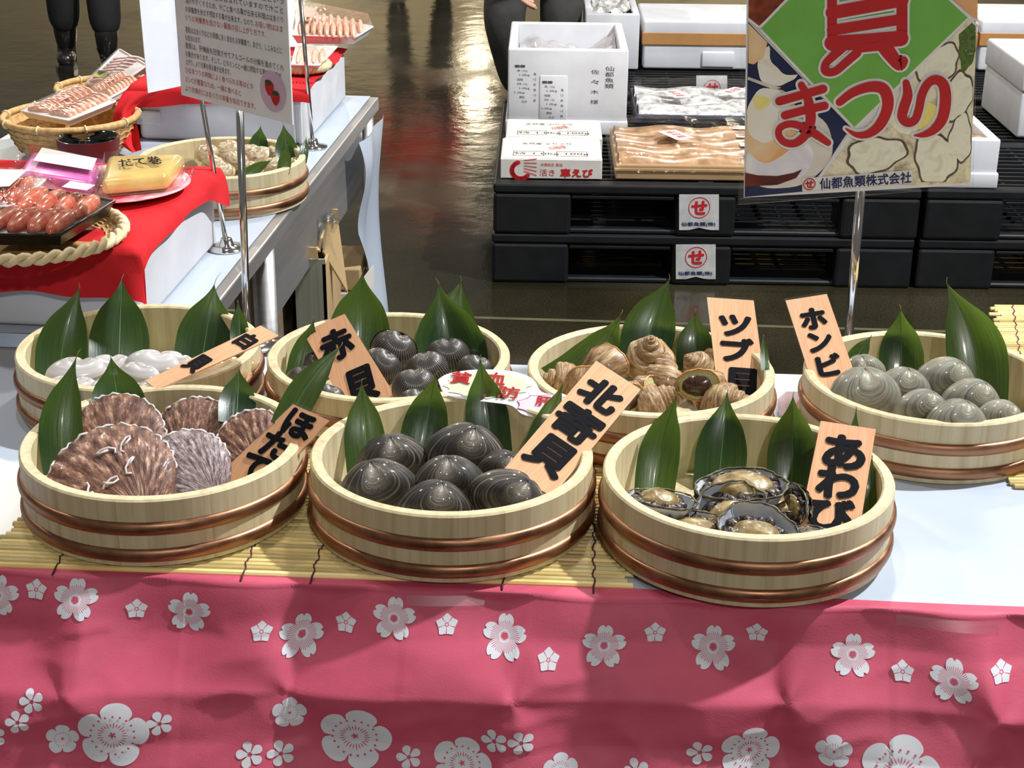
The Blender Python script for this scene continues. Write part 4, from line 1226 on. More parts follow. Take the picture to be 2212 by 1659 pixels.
MT['pic_red'] = pic('photo_red_roast', [(71, 30, 21), (138, 60, 33), (172, 93, 48)], 34)
MT['pic_scal'] = pic('photo_cream_scallop', [(234, 223, 201), (250, 243, 228), (250, 250, 245)], 12)
MT['pic_or'] = pic('photo_orange', [(234, 149, 77), (245, 183, 120), (250, 223, 183)], 10)
MT['pic_navy'] = pic('photo_navy', [(24, 28, 53), (30, 42, 86), (48, 53, 82)], 14)
MT['pic_plate'] = pic('photo_plate_grey', [(201, 189, 178), (236, 230, 223), (223, 214, 203)], 16)
MT['pic_bowl'] = pic('photo_bowl_white', [(234, 234, 250), (250, 250, 250), (223, 216, 239)], 12)
MT['pic_sauce'] = pic('photo_soy_sauce', [(82, 28, 21), (120, 44, 30), (71, 24, 19)], 12)
MT['pic_oyst'] = pic('photo_oyster', [(138, 120, 95), (216, 203, 172), (250, 243, 216), (234, 223, 192)], 44, det=5)
MT['pic_oystl'] = pic('photo_oyster_light', [(223, 212, 183), (250, 250, 232), (243, 234, 212)], 40, det=4)
MT['pic_dark'] = pic('photo_shell_dark', [(62, 53, 48), (111, 98, 82), (48, 42, 42)], 50, det=5)
MT['pic_garn'] = pic('photo_green_garnish', [(46, 68, 33), (107, 129, 62), (71, 98, 48), (205, 212, 160)], 60)
MT['pic_lem'] = pic('photo_lemon', [(245, 201, 82), (250, 236, 138), (250, 250, 194)], 20)
# the four photo quadrants
poly('photo_upper_left', [(192, -640), (192, 128), (268, 190), (470, 0), (470, -640)], MT['pic_red'], .0008)
poly('photo_left', [(190, 160), (590, 575), (940, 930), (715, 1270), (590, 1400), (163, 1440), (182, 700)], MT['pic_navy'], .0008)
blob('photo_scallop', 405, 480, 150, 150, MT['pic_scal'], .0011, 40, .05, clip=lambda x, y: (max(188, min(x, y + 20)), min(max(y, x - 10), 640)))
poly('photo_scallop_side', [(190, 170), (330, 310), (300, 420), (230, 470), (190, 460)], MT['pic_or'], .0012)
poly('photo_plate_band', [(184, 580), (380, 655), (430, 640), (300, 600), (190, 560)], MT['pic_plate'], .0013)
blob('photo_plate', 470, 1090, 350, 280, MT['pic_plate'], .0011, -25, .02, clip=lambda x, y: (max(166, min(x, 960 + (930 - y) * .63)), min(y, 1400)))
blob('photo_bowl', 420, 1150, 250, 190, MT['pic_bowl'], .0013, -15, .03, clip=lambda x, y: (max(166, x), y))
poly('photo_sauce', [(166, 1260), (260, 1280), (400, 1285), (520, 1262), (585, 1235), (540, 1300), (400, 1350), (165, 1362)], MT['pic_sauce'], .0016)
blob('photo_cooked_scallop', 360, 915, 190, 275, MT['pic_or'], .0015, 12, .03, clip=lambda x, y: (max(172, x), y))
blob('photo_cooked_scallop_top', 335, 840, 160, 200, MT['pic_scal'], .0017, 12, .04, clip=lambda x, y: (max(174, x), y))
blob('photo_mustard', 285, 745, 62, 52, MT['pic_lem'], .0019, 0, .14)
poly('photo_right', [(1805, 145), (1862, 190), (1812, 1335), (1390, 1355), (715, 1285), (960, 1010), (1270, 690), (1390, 570)], MT['pic_oyst'], .0008)
blob('photo_garnish', 1800, 310, 75, 190, MT['pic_garn'], .0012, 8, .12, clip=lambda x, y: (min(x, 1852), max(y, 160 + (1830 - x) * .9)))
for i, (cx, cy, rx, ry, ro) in enumerate([(1580, 470, 170, 110, -40), (1730, 700, 90, 170, 15), (1120, 1130, 210, 120, -12), (1560, 1160, 150, 180, -8), (1740, 1010, 80, 170, 5)]):
    blob('photo_shell_edge', cx, cy, rx * 1.10, ry * 1.12, MT['pic_dark'], .0010 + .0001 * i, ro, .08, clip=lambda x, y: (min(x, 1846 - y * .02), min(y, 1330)))
    blob('photo_oyster', cx, cy, rx, ry, MT['pic_oystl'], .0017 + .0001 * i, ro, .09, clip=lambda x, y: (min(x, 1842 - y * .02), min(y, 1326)))
blob('photo_lemon', 1480, 850, 110, 100, MT['pic_lem'], .0021, -30, .03)
blob('photo_lemon_rind', 1330, 900, 110, 75, MT['pic_oystl'], .0020, 20, .03)
poly('photo_upper_right', [(1690, 0), (1865, 150), (1872, -640), (1690, -640)], MT['pic_or'], .0008)
# green diamond with white border
db = poly('diamond_border', [(256, 205), (1030, -600), (1818, 124), (965, 955)], MT['ink_white'], .0022)
dm = poly('diamond', [(282, 205), (1030, -570), (1792, 126), (965, 925)], MT['green'], .0024)
part('border_line', *(lambda r: ([q(x, y, .0022) for x, y in r[0]], r[1]))(ribbon2d([(965, 935), (715, 1288)], 20)), MT['ink_white'], po, smooth=False)
part('border_line', *(lambda r: ([q(x, y, .0022) for x, y in r[0]], r[1]))(ribbon2d([(192, 140), (275, 205)], 20)), MT['ink_white'], po, smooth=False)
part('border_line', *(lambda r: ([q(x, y, .0022) for x, y in r[0]], r[1]))(ribbon2d([(1800, 128), (1865, 190)], 20)), MT['ink_white'], po, smooth=False)
def strokes(name, sts, m, l, grow=0, label=None):
    parts_ = []
    for i, (pts_, w) in enumerate(sts):
        if isinstance(w, (int, float)): w = [w] * len(pts_)
        sp = smooth_path([(x, y, k) for (x, y), k in zip(pts_, w)], 6)
        r = ribbon2d([(a, b_) for a, b_, c in sp], [c + grow for a, b_, c in sp], 14)
        parts_.append(([q(x, y, l + i * .00014) for x, y in r[0]], r[1]))
    part(name, *join(*parts_), m, po, smooth=False, label=label)
MA = [([(415, 735), (540, 700), (735, 645)], 62), ([(455, 838), (600, 800), (745, 768)], 60),
      ([(575, 615), (615, 690), (640, 800), (640, 890), (600, 985), (530, 1040), (455, 1035), (412, 985), (420, 930), (490, 900), (580, 920), (680, 975), (770, 1038)], [50, 60, 72, 72, 66, 58, 52, 50, 50, 52, 56, 60, 46])]
TSU = [([(855, 742), (950, 672), (1070, 630), (1165, 640), (1205, 710), (1200, 800), (1150, 905), (1070, 970), (980, 980), (900, 935)], [56, 66, 74, 84, 84, 80, 76, 60, 40, 10])]
RI = [([(1340, 600), (1352, 690), (1325, 780), (1312, 850), (1350, 890), (1405, 870), (1435, 790), (1455, 690), (1500, 605), (1560, 578), (1615, 620), (1628, 730), (1605, 860), (1545, 940), (1470, 978), (1400, 985)], [50, 70, 74, 70, 66, 62, 60, 62, 64, 70, 78, 82, 78, 66, 44, 10])]
KAI = [([(800, -420), (800, -100), (800, 290)], 70), ([(1310, -420), (1310, -100), (1310, 290)], 78), ([(800, -430), (1310, -440)], 90), ([(800, -80), (1310, -120)], 90),
       ([(800, 88), (1310, -5)], 96), ([(800, 215), (1310, 135)], 78), ([(800, 310), (1000, 300), (1300, 275)], 112),
       ([(880, 330), (810, 400), (752, 460), (752, 515), (820, 515), (900, 450), (980, 380)], [80, 66, 56, 60, 60, 62, 66]),
       ([(1180, 330), (1230, 400), (1290, 470), (1318, 440)], [110, 100, 80, 70]), ([(980, 350), (1180, 330)], 60)]
for nm, st_ in (('貝', KAI), ('ま', MA), ('つ', TSU), ('り', RI)):
    strokes('character_outline', st_, MT['ink_white'], .0028, 36)
    strokes('character', st_, MT['ink_red'], .0042, 0, label='large red character')
poly('company_strip', [(583, 1300), (1388, 1240), (1388, 1335), (583, 1395)], MT['ink_white'], .0026)
exq = (q(1388, 1290) - q(583, 1350)).normalized(); eyq = PP.n.cross(exq); eyq = eyq if eyq.z > 0 else -eyq
um = (q(1388, 1290) - q(583, 1350)).length / 807
part('lettering', *bold('仙都魚類株式会社', q(1045, 1316, .0030), exq, eyq, 690 * um, 86 * um, PP.n, .02), MT['ink_navy'], po, smooth=False, label='navy blue characters')
def ringmark(px_c, ex, ey, n, r, w, parent, m, k=40):
    V, Fc = [], []
    for i in range(k):
        a = 2 * PI * i / k
        for rr in (r - w, r):
            V.append(px_c + ex * (rr * math.cos(a)) + ey * (rr * math.sin(a)))
    for i in range(k): Fc.append((2 * i, 2 * i + 1, (2 * i + 3) % (2 * k), (2 * i + 2) % (2 * k)))
    return V, Fc
part('round_emblem', *join(ringmark(q(634, 1342, .0032), exq, eyq, PP.n, 46 * um, 8 * um, po, None), bold('せ', q(634, 1342, .0030), exq, eyq, 62 * um, 56 * um, PP.n, .05)), MT['ink_red'], po, smooth=False, label='red ring with a red character')
# ---- text sign on the left, turned away
SY = 2.05
a45 = math.radians(44)
sp0 = pt(510, 240, y=SY)
SP = Plane(sp0, sp0 + Vector((math.cos(a45), -math.sin(a45), 0)), sp0 + Vector((0, 0, -.1)))
sp1 = pt(525, 690, y=SY); dv = (sp1 - sp0).normalized()
foot = sp0 + dv * ((TZ + .001 - sp0.z) / dv.z)
ts = stand('text_sign', 'white sign with many lines of writing on a chrome pole', sp0 + Vector((.004, .008, .02)), foot + Vector((.004, .008, 0)), 0.0052, 0.045)
exs = Vector((math.cos(a45), -math.sin(a45), 0)); eys = Vector((0, 0, 1))
c_ = [SP.px(392, 205), SP.px(632, 270)]
hgt = 0.30
part('sheet', *prism([c_[0], c_[1], c_[1] + eys * hgt, c_[0] + eys * hgt], SP.n, .002), MT['paper'], ts, smooth=False)
LINES = [(-38, 'はまぐりの旨味成分はコハク酸という', 0, 1), (-19, '亜鉛なども豊富に含まれていますので汁ごと', 0, 1), (0, '溶けやすくするため、汁ごと食べる事が出来る料理ははまぐり', 0, 1), (19, 'の栄養素を余さず摂取する事が出来ます。なので、', 0, .72), (19, 'お吸い物ははま', 1, 1), (37, 'ぐりの栄養素を逃さない最高の召し上がり方です。', 1, .84),
         (63, '亜鉛ははまぐりなどの貝類に多く含まれる栄養素で、あさり、しじみなどに', 0, 1), (80, 'も含まれます。', 0, .17), (97, '亜鉛は、肝機能を回復させてアルコールの分解を進めてくれ', 0, 1.02),
         (115, 'る働きがあります。そして、ビタミンCと一緒に摂取する事で吸収率が', 0, 1), (132, '上がり、より効果を得る事が出来ます。', 0, .49),
         (150, 'ひなまつりの時期によく食べられる苺はビタ', 1, .72), (170, 'ミンCが豊富なため、一緒に食べると', 1, .6), (190, 'より効果的にはまぐりの栄養を吸収できます。', 1, .75)]
import itertools
blk, red = [], []
L0 = SP.px(401, 20); full = (SP.px(612, 20 + 57) - L0).dot(exs)
for (y, tx, col, wf) in LINES:
    p0 = SP.px(401, y, .0006)
    w_ = full * wf
    if tx.startswith('お吸'):
        st0, w_ = full * .73, full * .27
    else: st0 = 0
    (red if col else blk).append(glyph(tx, p0 + exs * (st0 + w_ / 2 - 0.0), exs, eys, w_, 0.0083, .0, res=2))
MT['ink_rose'] = flat_mat('rose_ink', S2L(176, 66, 66), .6)
for vf_ in blk: part('text_line', *vf_, MT['ink_grey'], ts, smooth=False)
for vf_ in red: part('red_text_line', *vf_, MT['ink_rose'], ts, smooth=False)
MT['lilac'] = flat_mat('lilac_print', S2L(206, 176, 200), .6)
MT['berry'] = noise_mat('strawberry_print', [(.3, S2L(170, 24, 28)), (.7, S2L(196, 40, 40))], scale=(300,) * 3, rough=.5)
MT['calyx'] = flat_mat('calyx_print', S2L(40, 70, 36), .6)
sc_m = (SP.px(612, 77) - SP.px(401, 20)).dot(exs) / 211
def oval(name, px, py, rx, ry, m, l, taper=0):
    c = SP.px(px, py, l)
    V = [c + exs * (rx * sc_m * math.cos(2 * PI * i / 28) * (1 + taper * math.sin(2 * PI * i / 28))) + eys * (ry / 211 * full * .60 * math.sin(2 * PI * i / 28)) for i in range(28)]
    return part(name, V, [tuple(range(28))], m, ts, smooth=False)
oval('lilac_circle', 590, 197, 27, 44, MT['lilac'], .0006)
oval('strawberry_print', 583, 190, 9, 17, MT['berry'], .0010, .3); oval('strawberry_print', 596, 212, 9, 16, MT['berry'], .0012, .3)
oval('calyx_print', 581, 177, 7, 5, MT['calyx'], .0014); oval('calyx_print', 597, 201, 7, 5, MT['calyx'], .0016)
# ---- small stand behind, with a white card turned away
b0 = pt(490, 537, z=TZ + .002); b1 = b0 + (pt(437, 225, y=b0.y + .02) - b0) * 1.35
s2 = stand('card_stand', 'chrome stand with blank white card on the steel table', b1, b0, 0.004, 0.032)
WP = Plane(b1, b1 + Vector((.8, .6, 0)), b1 + Vector((.05, -.02, -.3)))
MT['card_blue'] = flat_mat('white_card', S2L(226, 232, 242), .5)
part('card', *prism([WP.px(320, 201), WP.px(400, 184), WP.px(392, -90), WP.px(293, -90)], WP.n, .002), MT['card_blue'], s2, smooth=False)
b0 = pt(676, 318, z=TZ + .002); b1 = pt(646, -40, y=b0.y + .02)
s3 = stand('bare_stand', 'thin chrome stand in front of the rear white box', b1, b0, 0.0042, 0.03)
# ------------------------------------------------------------------ steel work table on the left
FRp, BRp = pt(480, 640, z=TZ), pt(818, 208, z=TZ)
le = (BRp - FRp); le.z = 0; le.normalize()
FRp = FRp - le * ((FRp.y - 2.075) / le.y)
LTL = (BRp - FRp).length
lx = Vector((le.y, -le.x, 0))
def LT(a, b, z): return FRp + lx * a + le * b + Vector((0, 0, z - TZ))
def ltp(p): return (p - FRp).dot(lx), (p - FRp).dot(le)
def lbox(a0, a1, b0, b1, z0, z1):
    v = [LT(a, b, z) for z in (z0, z1) for b in (b0, b1) for a in (a0, a1)]
    return v, [(0, 2, 3, 1), (4, 5, 7, 6), (0, 1, 5, 4), (2, 6, 7, 3), (0, 4, 6, 2), (1, 3, 7, 5)]
def lbevel(a0, a1, b0, b1, z0, z1, r=.006, seg=2):
    v, f = bevel_box(a0, a1, b0, b1, z0, z1, r, seg)
    return [LT(p.x, p.y, p.z) for p in v], f
LW = 0.70
wt = thing('steel_work_table', 'stainless steel work table with white sheet at the left', 'table', LT(-LW / 2, LTL / 2, 0))
part('tabletop', *lbevel(-LW, 0, 0, LTL, TZ - .032, TZ - .002, .003), MT['steel'], wt, smooth=False)
mid = ltp(pt(600, 488, z=TZ))[1]
for a, b in ((-.025, mid), (-.025, LTL - .03), (-LW + .04, .05), (-LW + .04, LTL - .04)):
    p = LT(a, b, TZ - .03)
    part('leg', *tube([p, (p.x, p.y, 0.0)], 0.017, 14), MT['steel'], wt)
part('end_panel', *lbox(-.055, -.030, mid + .02, LTL - .06, TZ - .20, TZ - .033), MT['steel'], wt, smooth=False)
MT['plain_board'] = flat_mat('brown_board', S2L(120, 104, 84), .7)  # even brown board colour for the shelf and the plain box
part('lower_shelf', *lbox(-LW + .05, -.06, .05, LTL - .06, .14, .16), MT['plain_board'], wt, smooth=False)
# white sheet on the work table, and a loose end hanging at the far leg
V, Fc, UV = grid(14, 40, lambda s, t: LT(-LW - .01 + (LW - .008) * s, -.004 + (LTL - .004) * t, TZ + .0006 + .0010 * vnoise(s * 8, t * 20, 6)))
tag(part('table_sheet', V, Fc, MT['sheet']), 'white sheet covering the steel work table', 'table cover')
V, Fc, UV = grid(10, 16, lambda s, t: LT(.004 + .006 * math.sin(s * 9), LTL - .26 + .24 * s + .05 * (1 - t) * (s - .5), TZ - .04 - .62 * t * (0.35 + .65 * s)) + Vector((.012 * math.sin(t * 5 + s * 3), 0, 0)))
tag(part('hanging_sheet', V, Fc, MT['sheet']), 'loose white sheet hanging beside the far steel table leg', 'sheet')
V, Fc, UV = grid(12, 14, lambda s, t: LT(-LW - .006 + (LW + .1) * s, -.006 - .012 * t - .006 * math.sin(s * 25) * t, TZ + .001 - .35 * t))
tag(part('front_sheet', V, Fc, MT['sheet']), 'white sheet hanging from the front end of the steel table', 'sheet')
# ------------------------------------------------------------------ styrofoam boxes with red cloths
def drape(name, label, a0, a1, b0, b1, z, ov, n=(70, 60), seed=0, edge=None):
    """cloth over a box top; ov = overhang (left, right, front, back)"""
    A0, A1, B0, B1 = a0 - ov[0], a1 + ov[1], b0 - ov[2], b1 + ov[3]
    def fn(s, t):
        a, b = A0 + (A1 - A0) * s, B0 + (B1 - B0) * t
        if edge: a, b = edge(a, b, s, t)
        a += .010 * (vnoise(t * 7 + seed, 1.5, seed) - .5) * (s > .95); b += .010 * (vnoise(s * 8 + seed, 3.5, seed) - .5) * (t < .05)
        ea = max(0, a - a1, a0 - a); eb = max(0, b - b1, b0 - b)
        sa = 1 if a > a1 else -1; sb = 1 if b > b1 else -1
        ca, cb = min(max(a, a0), a1), min(max(b, b0), b1)
        d = max(ea, eb) + .35 * min(ea, eb)
        rnd = .008
        down = max(0.0, d - rnd * .5)
        w = .5 + .5 * math.sin(a * 60 + b * 47 + seed)
        oa = (min(ea, rnd) + .10 * ea * (1 + .8 * w) + .005 * (ea > 0)) * sa
        ob = (min(eb, rnd) + .10 * eb * (1 + .8 * w) + .005 * (eb > 0)) * sb
        zz = z + .0035 + .004 * vnoise(a * 16 + seed, b * 16, seed) * (d < .001) - down
        return LT(ca + oa, cb + ob, zz)
    V, Fc, UV = grid(n[0], n[1], fn)
    return tag(part(name, V, Fc, MT['red_cloth']), label, 'cloth')
pr, pb2 = ltp(pt(352, 682, z=TZ)), ltp(pt(468, 528, z=TZ))
fa1 = (pr[0] + pb2[0]) / 2 - .004; fb0, fb1 = 0.02, pb2[1]
fz = TZ + .128; fa0 = -LW + .02
fb = thing('styrofoam_box', 'white styrofoam box under the front red cloth', 'box', LT((fa0 + fa1) / 2, fb0, TZ + .002))
part('body', *lbevel(fa0, fa1, fb0, fb1, TZ + .002, fz - .02, .010, 3), MT['styro'], fb)
part('lid', *lbevel(fa0 - .003, fa1 + .003, fb0 - .003, fb1 + .003, fz - .026, fz, .008, 3), MT['styro'], fb)
part('handle_recess', *lbevel(fa0 + .20, fa0 + .33, fb0 - .008, fb0 + .01, TZ + .055, TZ + .085, .004), MT['styro'], fb, smooth=False)
drape('red_cloth', 'red cloth over the front styrofoam box', fa0, fa1, fb0, fb1, fz, (.05, .022, .075, .01), seed=2,
      edge=lambda a, b, s, t: (a + .045 * smoothstep(.7, 1, t) * smoothstep(.8, 1, s) + .03 * smoothstep(.25, 0, t) * smoothstep(.9, 1, s), b - .0 * s))
p0, p1, p2 = ltp(pt(292, 312, z=TZ)), ltp(pt(668, 310, z=TZ)), ltp(pt(772, 214, z=TZ))
ra0, ra1, rb0, rb1 = p0[0], p1[0], (p0[1] + p1[1]) / 2 + .005, LTL - .05
rz = TZ + .115
rb = thing('styrofoam_box', 'white styrofoam box under the rear red cloth', 'box', LT((ra0 + ra1) / 2, rb0, TZ + .002))
part('body', *lbevel(ra0, ra1, rb0, rb1, TZ + .002, rz, .012, 3), MT['styro'], rb)
for k in range(2): part('rib', *lbevel(ra1 - .03 + .014 * k, ra1 - .022 + .014 * k, rb0 - .004, rb0 + .004, TZ + .004, rz - .02, .002), MT['styro'], rb, smooth=False)
part('foot_notch', *lbevel(ra0 - .004, ra0 + .05, rb0 - .006, rb0 + .01, TZ + .035, TZ + .065, .004), MT['styro'], rb, smooth=False)
drape('red_cloth', 'red cloth draped over the rear styrofoam box', ra0, ra1, rb0, rb1, rz, (.13, .004, .055, .0), seed=5,
      edge=lambda a, b, s, t: (a, b + .03 * s * (t < .2)))
LB = [(268, 196), (246, 245), (252, 300), (286, 330)]; RBd = [(345, 198), (292, 232), (300, 285), (306, 324)]
LBs, RBs = smooth_path(LB, 6), smooth_path(RBd, 6)
V, Fc, UV = grid(8, len(LBs) - 1, lambda u, v: (lambda k: pt(LBs[k][0] + (RBs[k][0] - LBs[k][0]) * u, LBs[k][1] + (RBs[k][1] - LBs[k][1]) * u, y=3.16 - .10 * v + .012 * math.sin(u * 7 + v * 4)))(min(len(LBs) - 1, int(round(v * (len(LBs) - 1))))))
tag(part('red_cloth', V, Fc, MT['red_cloth']), 'loose red cloth end trailing beside the woven basket', 'cloth')
# ------------------------------------------------------------------ baskets, bowl and packs
MT['wicker'] = noise_mat('wicker', [(.3, S2L(176, 132, 76)), (.7, S2L(214, 176, 116))], scale=(120, 120, 30), rough=.6, bump=.5)
MT['rope'] = noise_mat('pale_rope', [(.3, S2L(206, 184, 138)), (.7, S2L(232, 214, 172))], scale=(60, 60, 60), rough=.6, bump=.4)
def basket(label, cpx, cpy, rpx, z_rim, depth, flat=False):
    c = pt(cpx, cpy, z=z_rim)
    R = rpx * (c - CAM).length / F
    o = thing('woven_basket', label, 'basket', c - Vector((0, 0, depth)))
    b0 = c - Vector((0, 0, depth))
    V, Fc, UV = grid(72, 8, lambda u, v: b0 + Vector(((R * (.72 + .28 * v ** .7)) * math.cos(2 * PI * u), (R * (.72 + .28 * v ** .7)) * math.sin(2 * PI * u), depth * v + .0012 * math.sin(u * 72 * PI) * math.cos(v * 9 * PI))), close_u=True)
    part('woven_side', V, Fc, MT['wicker'], o)
    for k in range(1, 6):
        rr = R * (.72 + .28 * (k / 6) ** .7) + .001
        part('weave_band', *tube([b0 + Vector((rr * math.cos(2 * PI * i / 60), rr * math.sin(2 * PI * i / 60), depth * k / 6 + .0016 * (1 if i % 2 else -1))) for i in range(61)], .0016, 5, caps=False), MT['wicker'], o)
    part('base', *lathe([(.001, .002), (R * .72, .002)], 48, b0), MT['wicker'], o)
    if flat:
        for st in (0, PI):
            part('rope_rim', *tube([c + Vector(((R + .005 * math.cos(i * .9 + st)) * math.cos(2 * PI * i / 140), (R + .005 * math.cos(i * .9 + st)) * math.sin(2 * PI * i / 140), .005 * math.sin(i * .9 + st))) for i in range(141)], .0052, 6, caps=False), MT['rope'], o)
    else:
        rm = part('rim', *tube([c + Vector((R * math.cos(2 * PI * i / 72), R * math.sin(2 * PI * i / 72), 0)) for i in range(73)], .0065, 8, caps=False), MT['wicker'], o)
        for k in range(9):
            a = 2 * PI * k / 9 + .3
            part('binding', *tube([c + Vector(((R + .0075 * math.cos(q_)) * math.cos(a), (R + .0075 * math.cos(q_)) * math.sin(a), .0075 * math.sin(q_))) for q_ in [i * PI / 4 for i in range(9)]], .0022, 5, caps=False), MT['rope'], rm)
    return o
def lift4(cs, z):
    return [pt(x, y, z=(z if len(r) == 0 else r[0])) for x, y, *r in cs]
def frustum(bot, top):
    k = len(bot)
    V = list(bot) + list(top)
    return V, [tuple(range(k - 1, -1, -1)), tuple(range(k, 2 * k))] + [(i, (i + 1) % k, (i + 1) % k + k, i + k) for i in range(k)]
def bil(C, u, v): return C[0].lerp(C[1], u).lerp(C[3].lerp(C[2], u), v)
MT['tray_white'] = flat_mat('white_tray', S2L(232, 224, 220), .4)
MT['tray_black'] = flat_mat('black_tray', (.015, .014, .013), .3)
MT['shrimp'] = noise_mat('pink_shrimp', [(.3, S2L(216, 150, 122)), (.5, S2L(232, 184, 158)), (.75, S2L(242, 218, 202))], scale=(70, 70, 70), rough=.35, bump=.4, distort=1.5)
MT['roe'] = noise_mat('red_cod_roe', [(.3, S2L(190, 80, 56)), (.52, S2L(214, 116, 88)), (.75, S2L(232, 176, 152))], scale=(60, 60, 60), rough=.25, coat=.4)
MT['pink_cake'] = noise_mat('pink_fish_cake', [(.3, S2L(228, 96, 184)), (.7, S2L(240, 132, 206))], scale=(30, 30, 30), rough=.3, coat=.5)
MT['yellow_cake'] = noise_mat('yellow_egg_roll', [(.3, S2L(216, 176, 92)), (.55, S2L(230, 200, 120)), (.8, S2L(222, 164, 84))], scale=(16, 16, 16), rough=.3, coat=.5)
def pack(name, label, cs, z, h, tray, fill, lid_h, nb=(5, 1), lab=None, group=None):
    """shallow tray from four pixel corners (front-left, front-right, back-right, back-left), lumps of food, clear lid"""
    C = lift4(cs, z)
    ctr = sum(C, Vector()) / 4
    n = (C[1] - C[0]).cross(C[3] - C[0]).normalized()
    if n.z < 0: n = -n
    o = thing(name, label, 'food pack', ctr, group=group)
    inn = [ctr + (c - ctr) * .88 for c in C]
    V, Fc = frustum(inn, [c + n * h * .55 for c in C])
    try_ = part('tray', V, Fc, tray, o, smooth=False)
    lip = [c + n * h * .55 for c in C]; lip2 = [ctr + (c - ctr) * .93 + n * h * .58 for c in C]
    for i in range(4):
        part('tray_rim', *tube([lip[i], lip[(i + 1) % 4]], .0022, 6), tray, try_)
    w = (C[1] - C[0]).length; d = (C[3] - C[0]).length
    for i in range(nb[0]):
        for j in range(nb[1]):
            cu, cv = (i + .5) / nb[0], (j + .5) / nb[1]
            c0 = bil(inn, cu, cv) + n * h * .62
            ex_ = (C[1] - C[0]).normalized(); ey_ = (C[3] - C[0]).normalized()
            rx, ry, rz_ = w * .46 / nb[0], d * .44 / nb[1], h * .40
            V, Fc, UV = grid(14, 8, lambda u, v: c0 + ex_ * (rx * math.cos(2 * PI * u) * math.sin(PI * v)) + ey_ * (ry * math.sin(2 * PI * u) * math.sin(PI * v) + .004 * math.sin(u * 9 + i)) + n * (rz_ * math.cos(PI * v)), close_u=True)
            part('food_piece', V, Fc, fill, o)
    V, Fc = frustum([c + n * (h * .56) for c in C], [ctr + (c - ctr) * .90 + n * lid_h for c in C])
    part('film', V, Fc, MT['clear'], o, smooth=False, label='clear plastic film')
    if lab:
        T = [ctr + (c - ctr) * .90 + n * (lid_h + .0008) for c in C]
        for (u0, v0, u1, v1, m, nm) in lab:
            part(nm, [bil(T, u0, v0), bil(T, u1, v0), bil(T, u1, v1), bil(T, u0, v1)], [(0, 1, 2, 3)], m, o, smooth=False)
    return o
# flat rope-edged basket with cod roe
basket('flat woven basket with rope rim holding cod roe packs', 62, 500, 190, fz + .018, .014, flat=True)
MT['sticker_red'] = flat_mat('red_white_sticker', S2L(226, 130, 120), .4)
pack('cod_roe_pack', 'black tray of red cod roe under clear film, nearest the front', [(-60, 535), (135, 535), (250, 462), (80, 432)], fz + .024, .034, MT['tray_black'], MT['roe'], .042, (4, 2), [(.52, .80, .86, .98, MT['ink_white'], 'price_label')])
pack('cod_roe_pack', 'cod roe pack with white label behind the front one', [(-80, 478), (40, 468), (100, 412), (-20, 408)], fz + .030, .030, MT['tray_white'], MT['roe'], .036, (3, 2), [(.1, .2, .8, .9, MT['ink_white'], 'price_label')])
# plate with pink and yellow cakes
MT['plate_pink'] = noise_mat('pink_patterned_plate', [(.35, S2L(214, 60, 70)), (.5, S2L(232, 150, 160)), (.65, S2L(240, 210, 206))], scale=(26, 26, 26), rough=.35)
pc = pt(255, 412, z=fz + .006)
pr_ = 150 * (pc - CAM).length / F
pl = thing('paper_plate', 'pink and red patterned plate under the yellow egg roll', 'plate', pc)
part('dish', *lathe([(.001, .002), (pr_ * .7, .002), (pr_, .012), (pr_ * 1.0, .0135), (pr_ * .7, .0035), (.001, .0035)], 56, pc), MT['plate_pink'], pl)
def cake(name, label, cs, z, h, m, film_h, labs, txt=None):
    C = lift4(cs, z)
    ctr = sum(C, Vector()) / 4
    o = thing(name, label, 'food pack', ctr)
    bm = bmesh.new()
    up = Vector((0, 0, 1))
    vs = [bm.verts.new(c) for c in C] + [bm.verts.new(ctr + (c - ctr) * .94 + up * h) for c in C]
    for f_ in [(3, 2, 1, 0), (4, 5, 6, 7), (0, 1, 5, 4), (1, 2, 6, 5), (2, 3, 7, 6), (3, 0, 4, 7)]: bm.faces.new([vs[i] for i in f_])
    bmesh.ops.bevel(bm, geom=bm.edges[:], offset=.010, segments=4, affect='EDGES', profile=.5)
    part('cake', *bm_out(bm), m, o)
    V, Fc = frustum([ctr + (c - ctr) * 1.08 for c in C], [ctr + (c - ctr) * 1.03 + up * film_h for c in C])
    part('film', V, Fc, MT['clear'], o, smooth=False, label='clear plastic film')
    e1_, e2_ = (C[1] - C[0]).normalized(), (C[3] - C[0]).normalized()
    # twisted film ends
    for s_, cc in ((-1, C[0].lerp(C[3], .5)), (1, C[1].lerp(C[2], .5))):
        V, Fc, UV = grid(8, 4, lambda u, v: cc + e1_ * s_ * (.004 + .022 * v) + e2_ * (u - .5) * (C[3] - C[0]).length * (.9 - .3 * v) + up * (h * .5 + .006 * math.sin(u * 14) * v))
        part('film_end', V, Fc, MT['clear'], o, smooth=False)
    T = [ctr + (c - ctr) * 1.0 + up * (film_h + .001) for c in C]
    for (u0, v0, u1, v1, mm, nm) in labs:
        part(nm, [bil(T, u0, v0), bil(T, u1, v0), bil(T, u1, v1), bil(T, u0, v1)], [(0, 1, 2, 3)], mm, o, smooth=False)
    if txt:
        T2 = [ctr + (c - ctr) * .94 + up * (film_h + .0015) for c in C]
        ey_ = e2_ - e1_ * e2_.dot(e1_); ey_.normalize()
        part('lettering', *bold(txt, bil(T2, .5, .5), e1_, ey_, (C[1] - C[0]).length * .62, (C[3] - C[0]).length * .30, up, .010), MT['ink_black'], o, smooth=False)
    return o
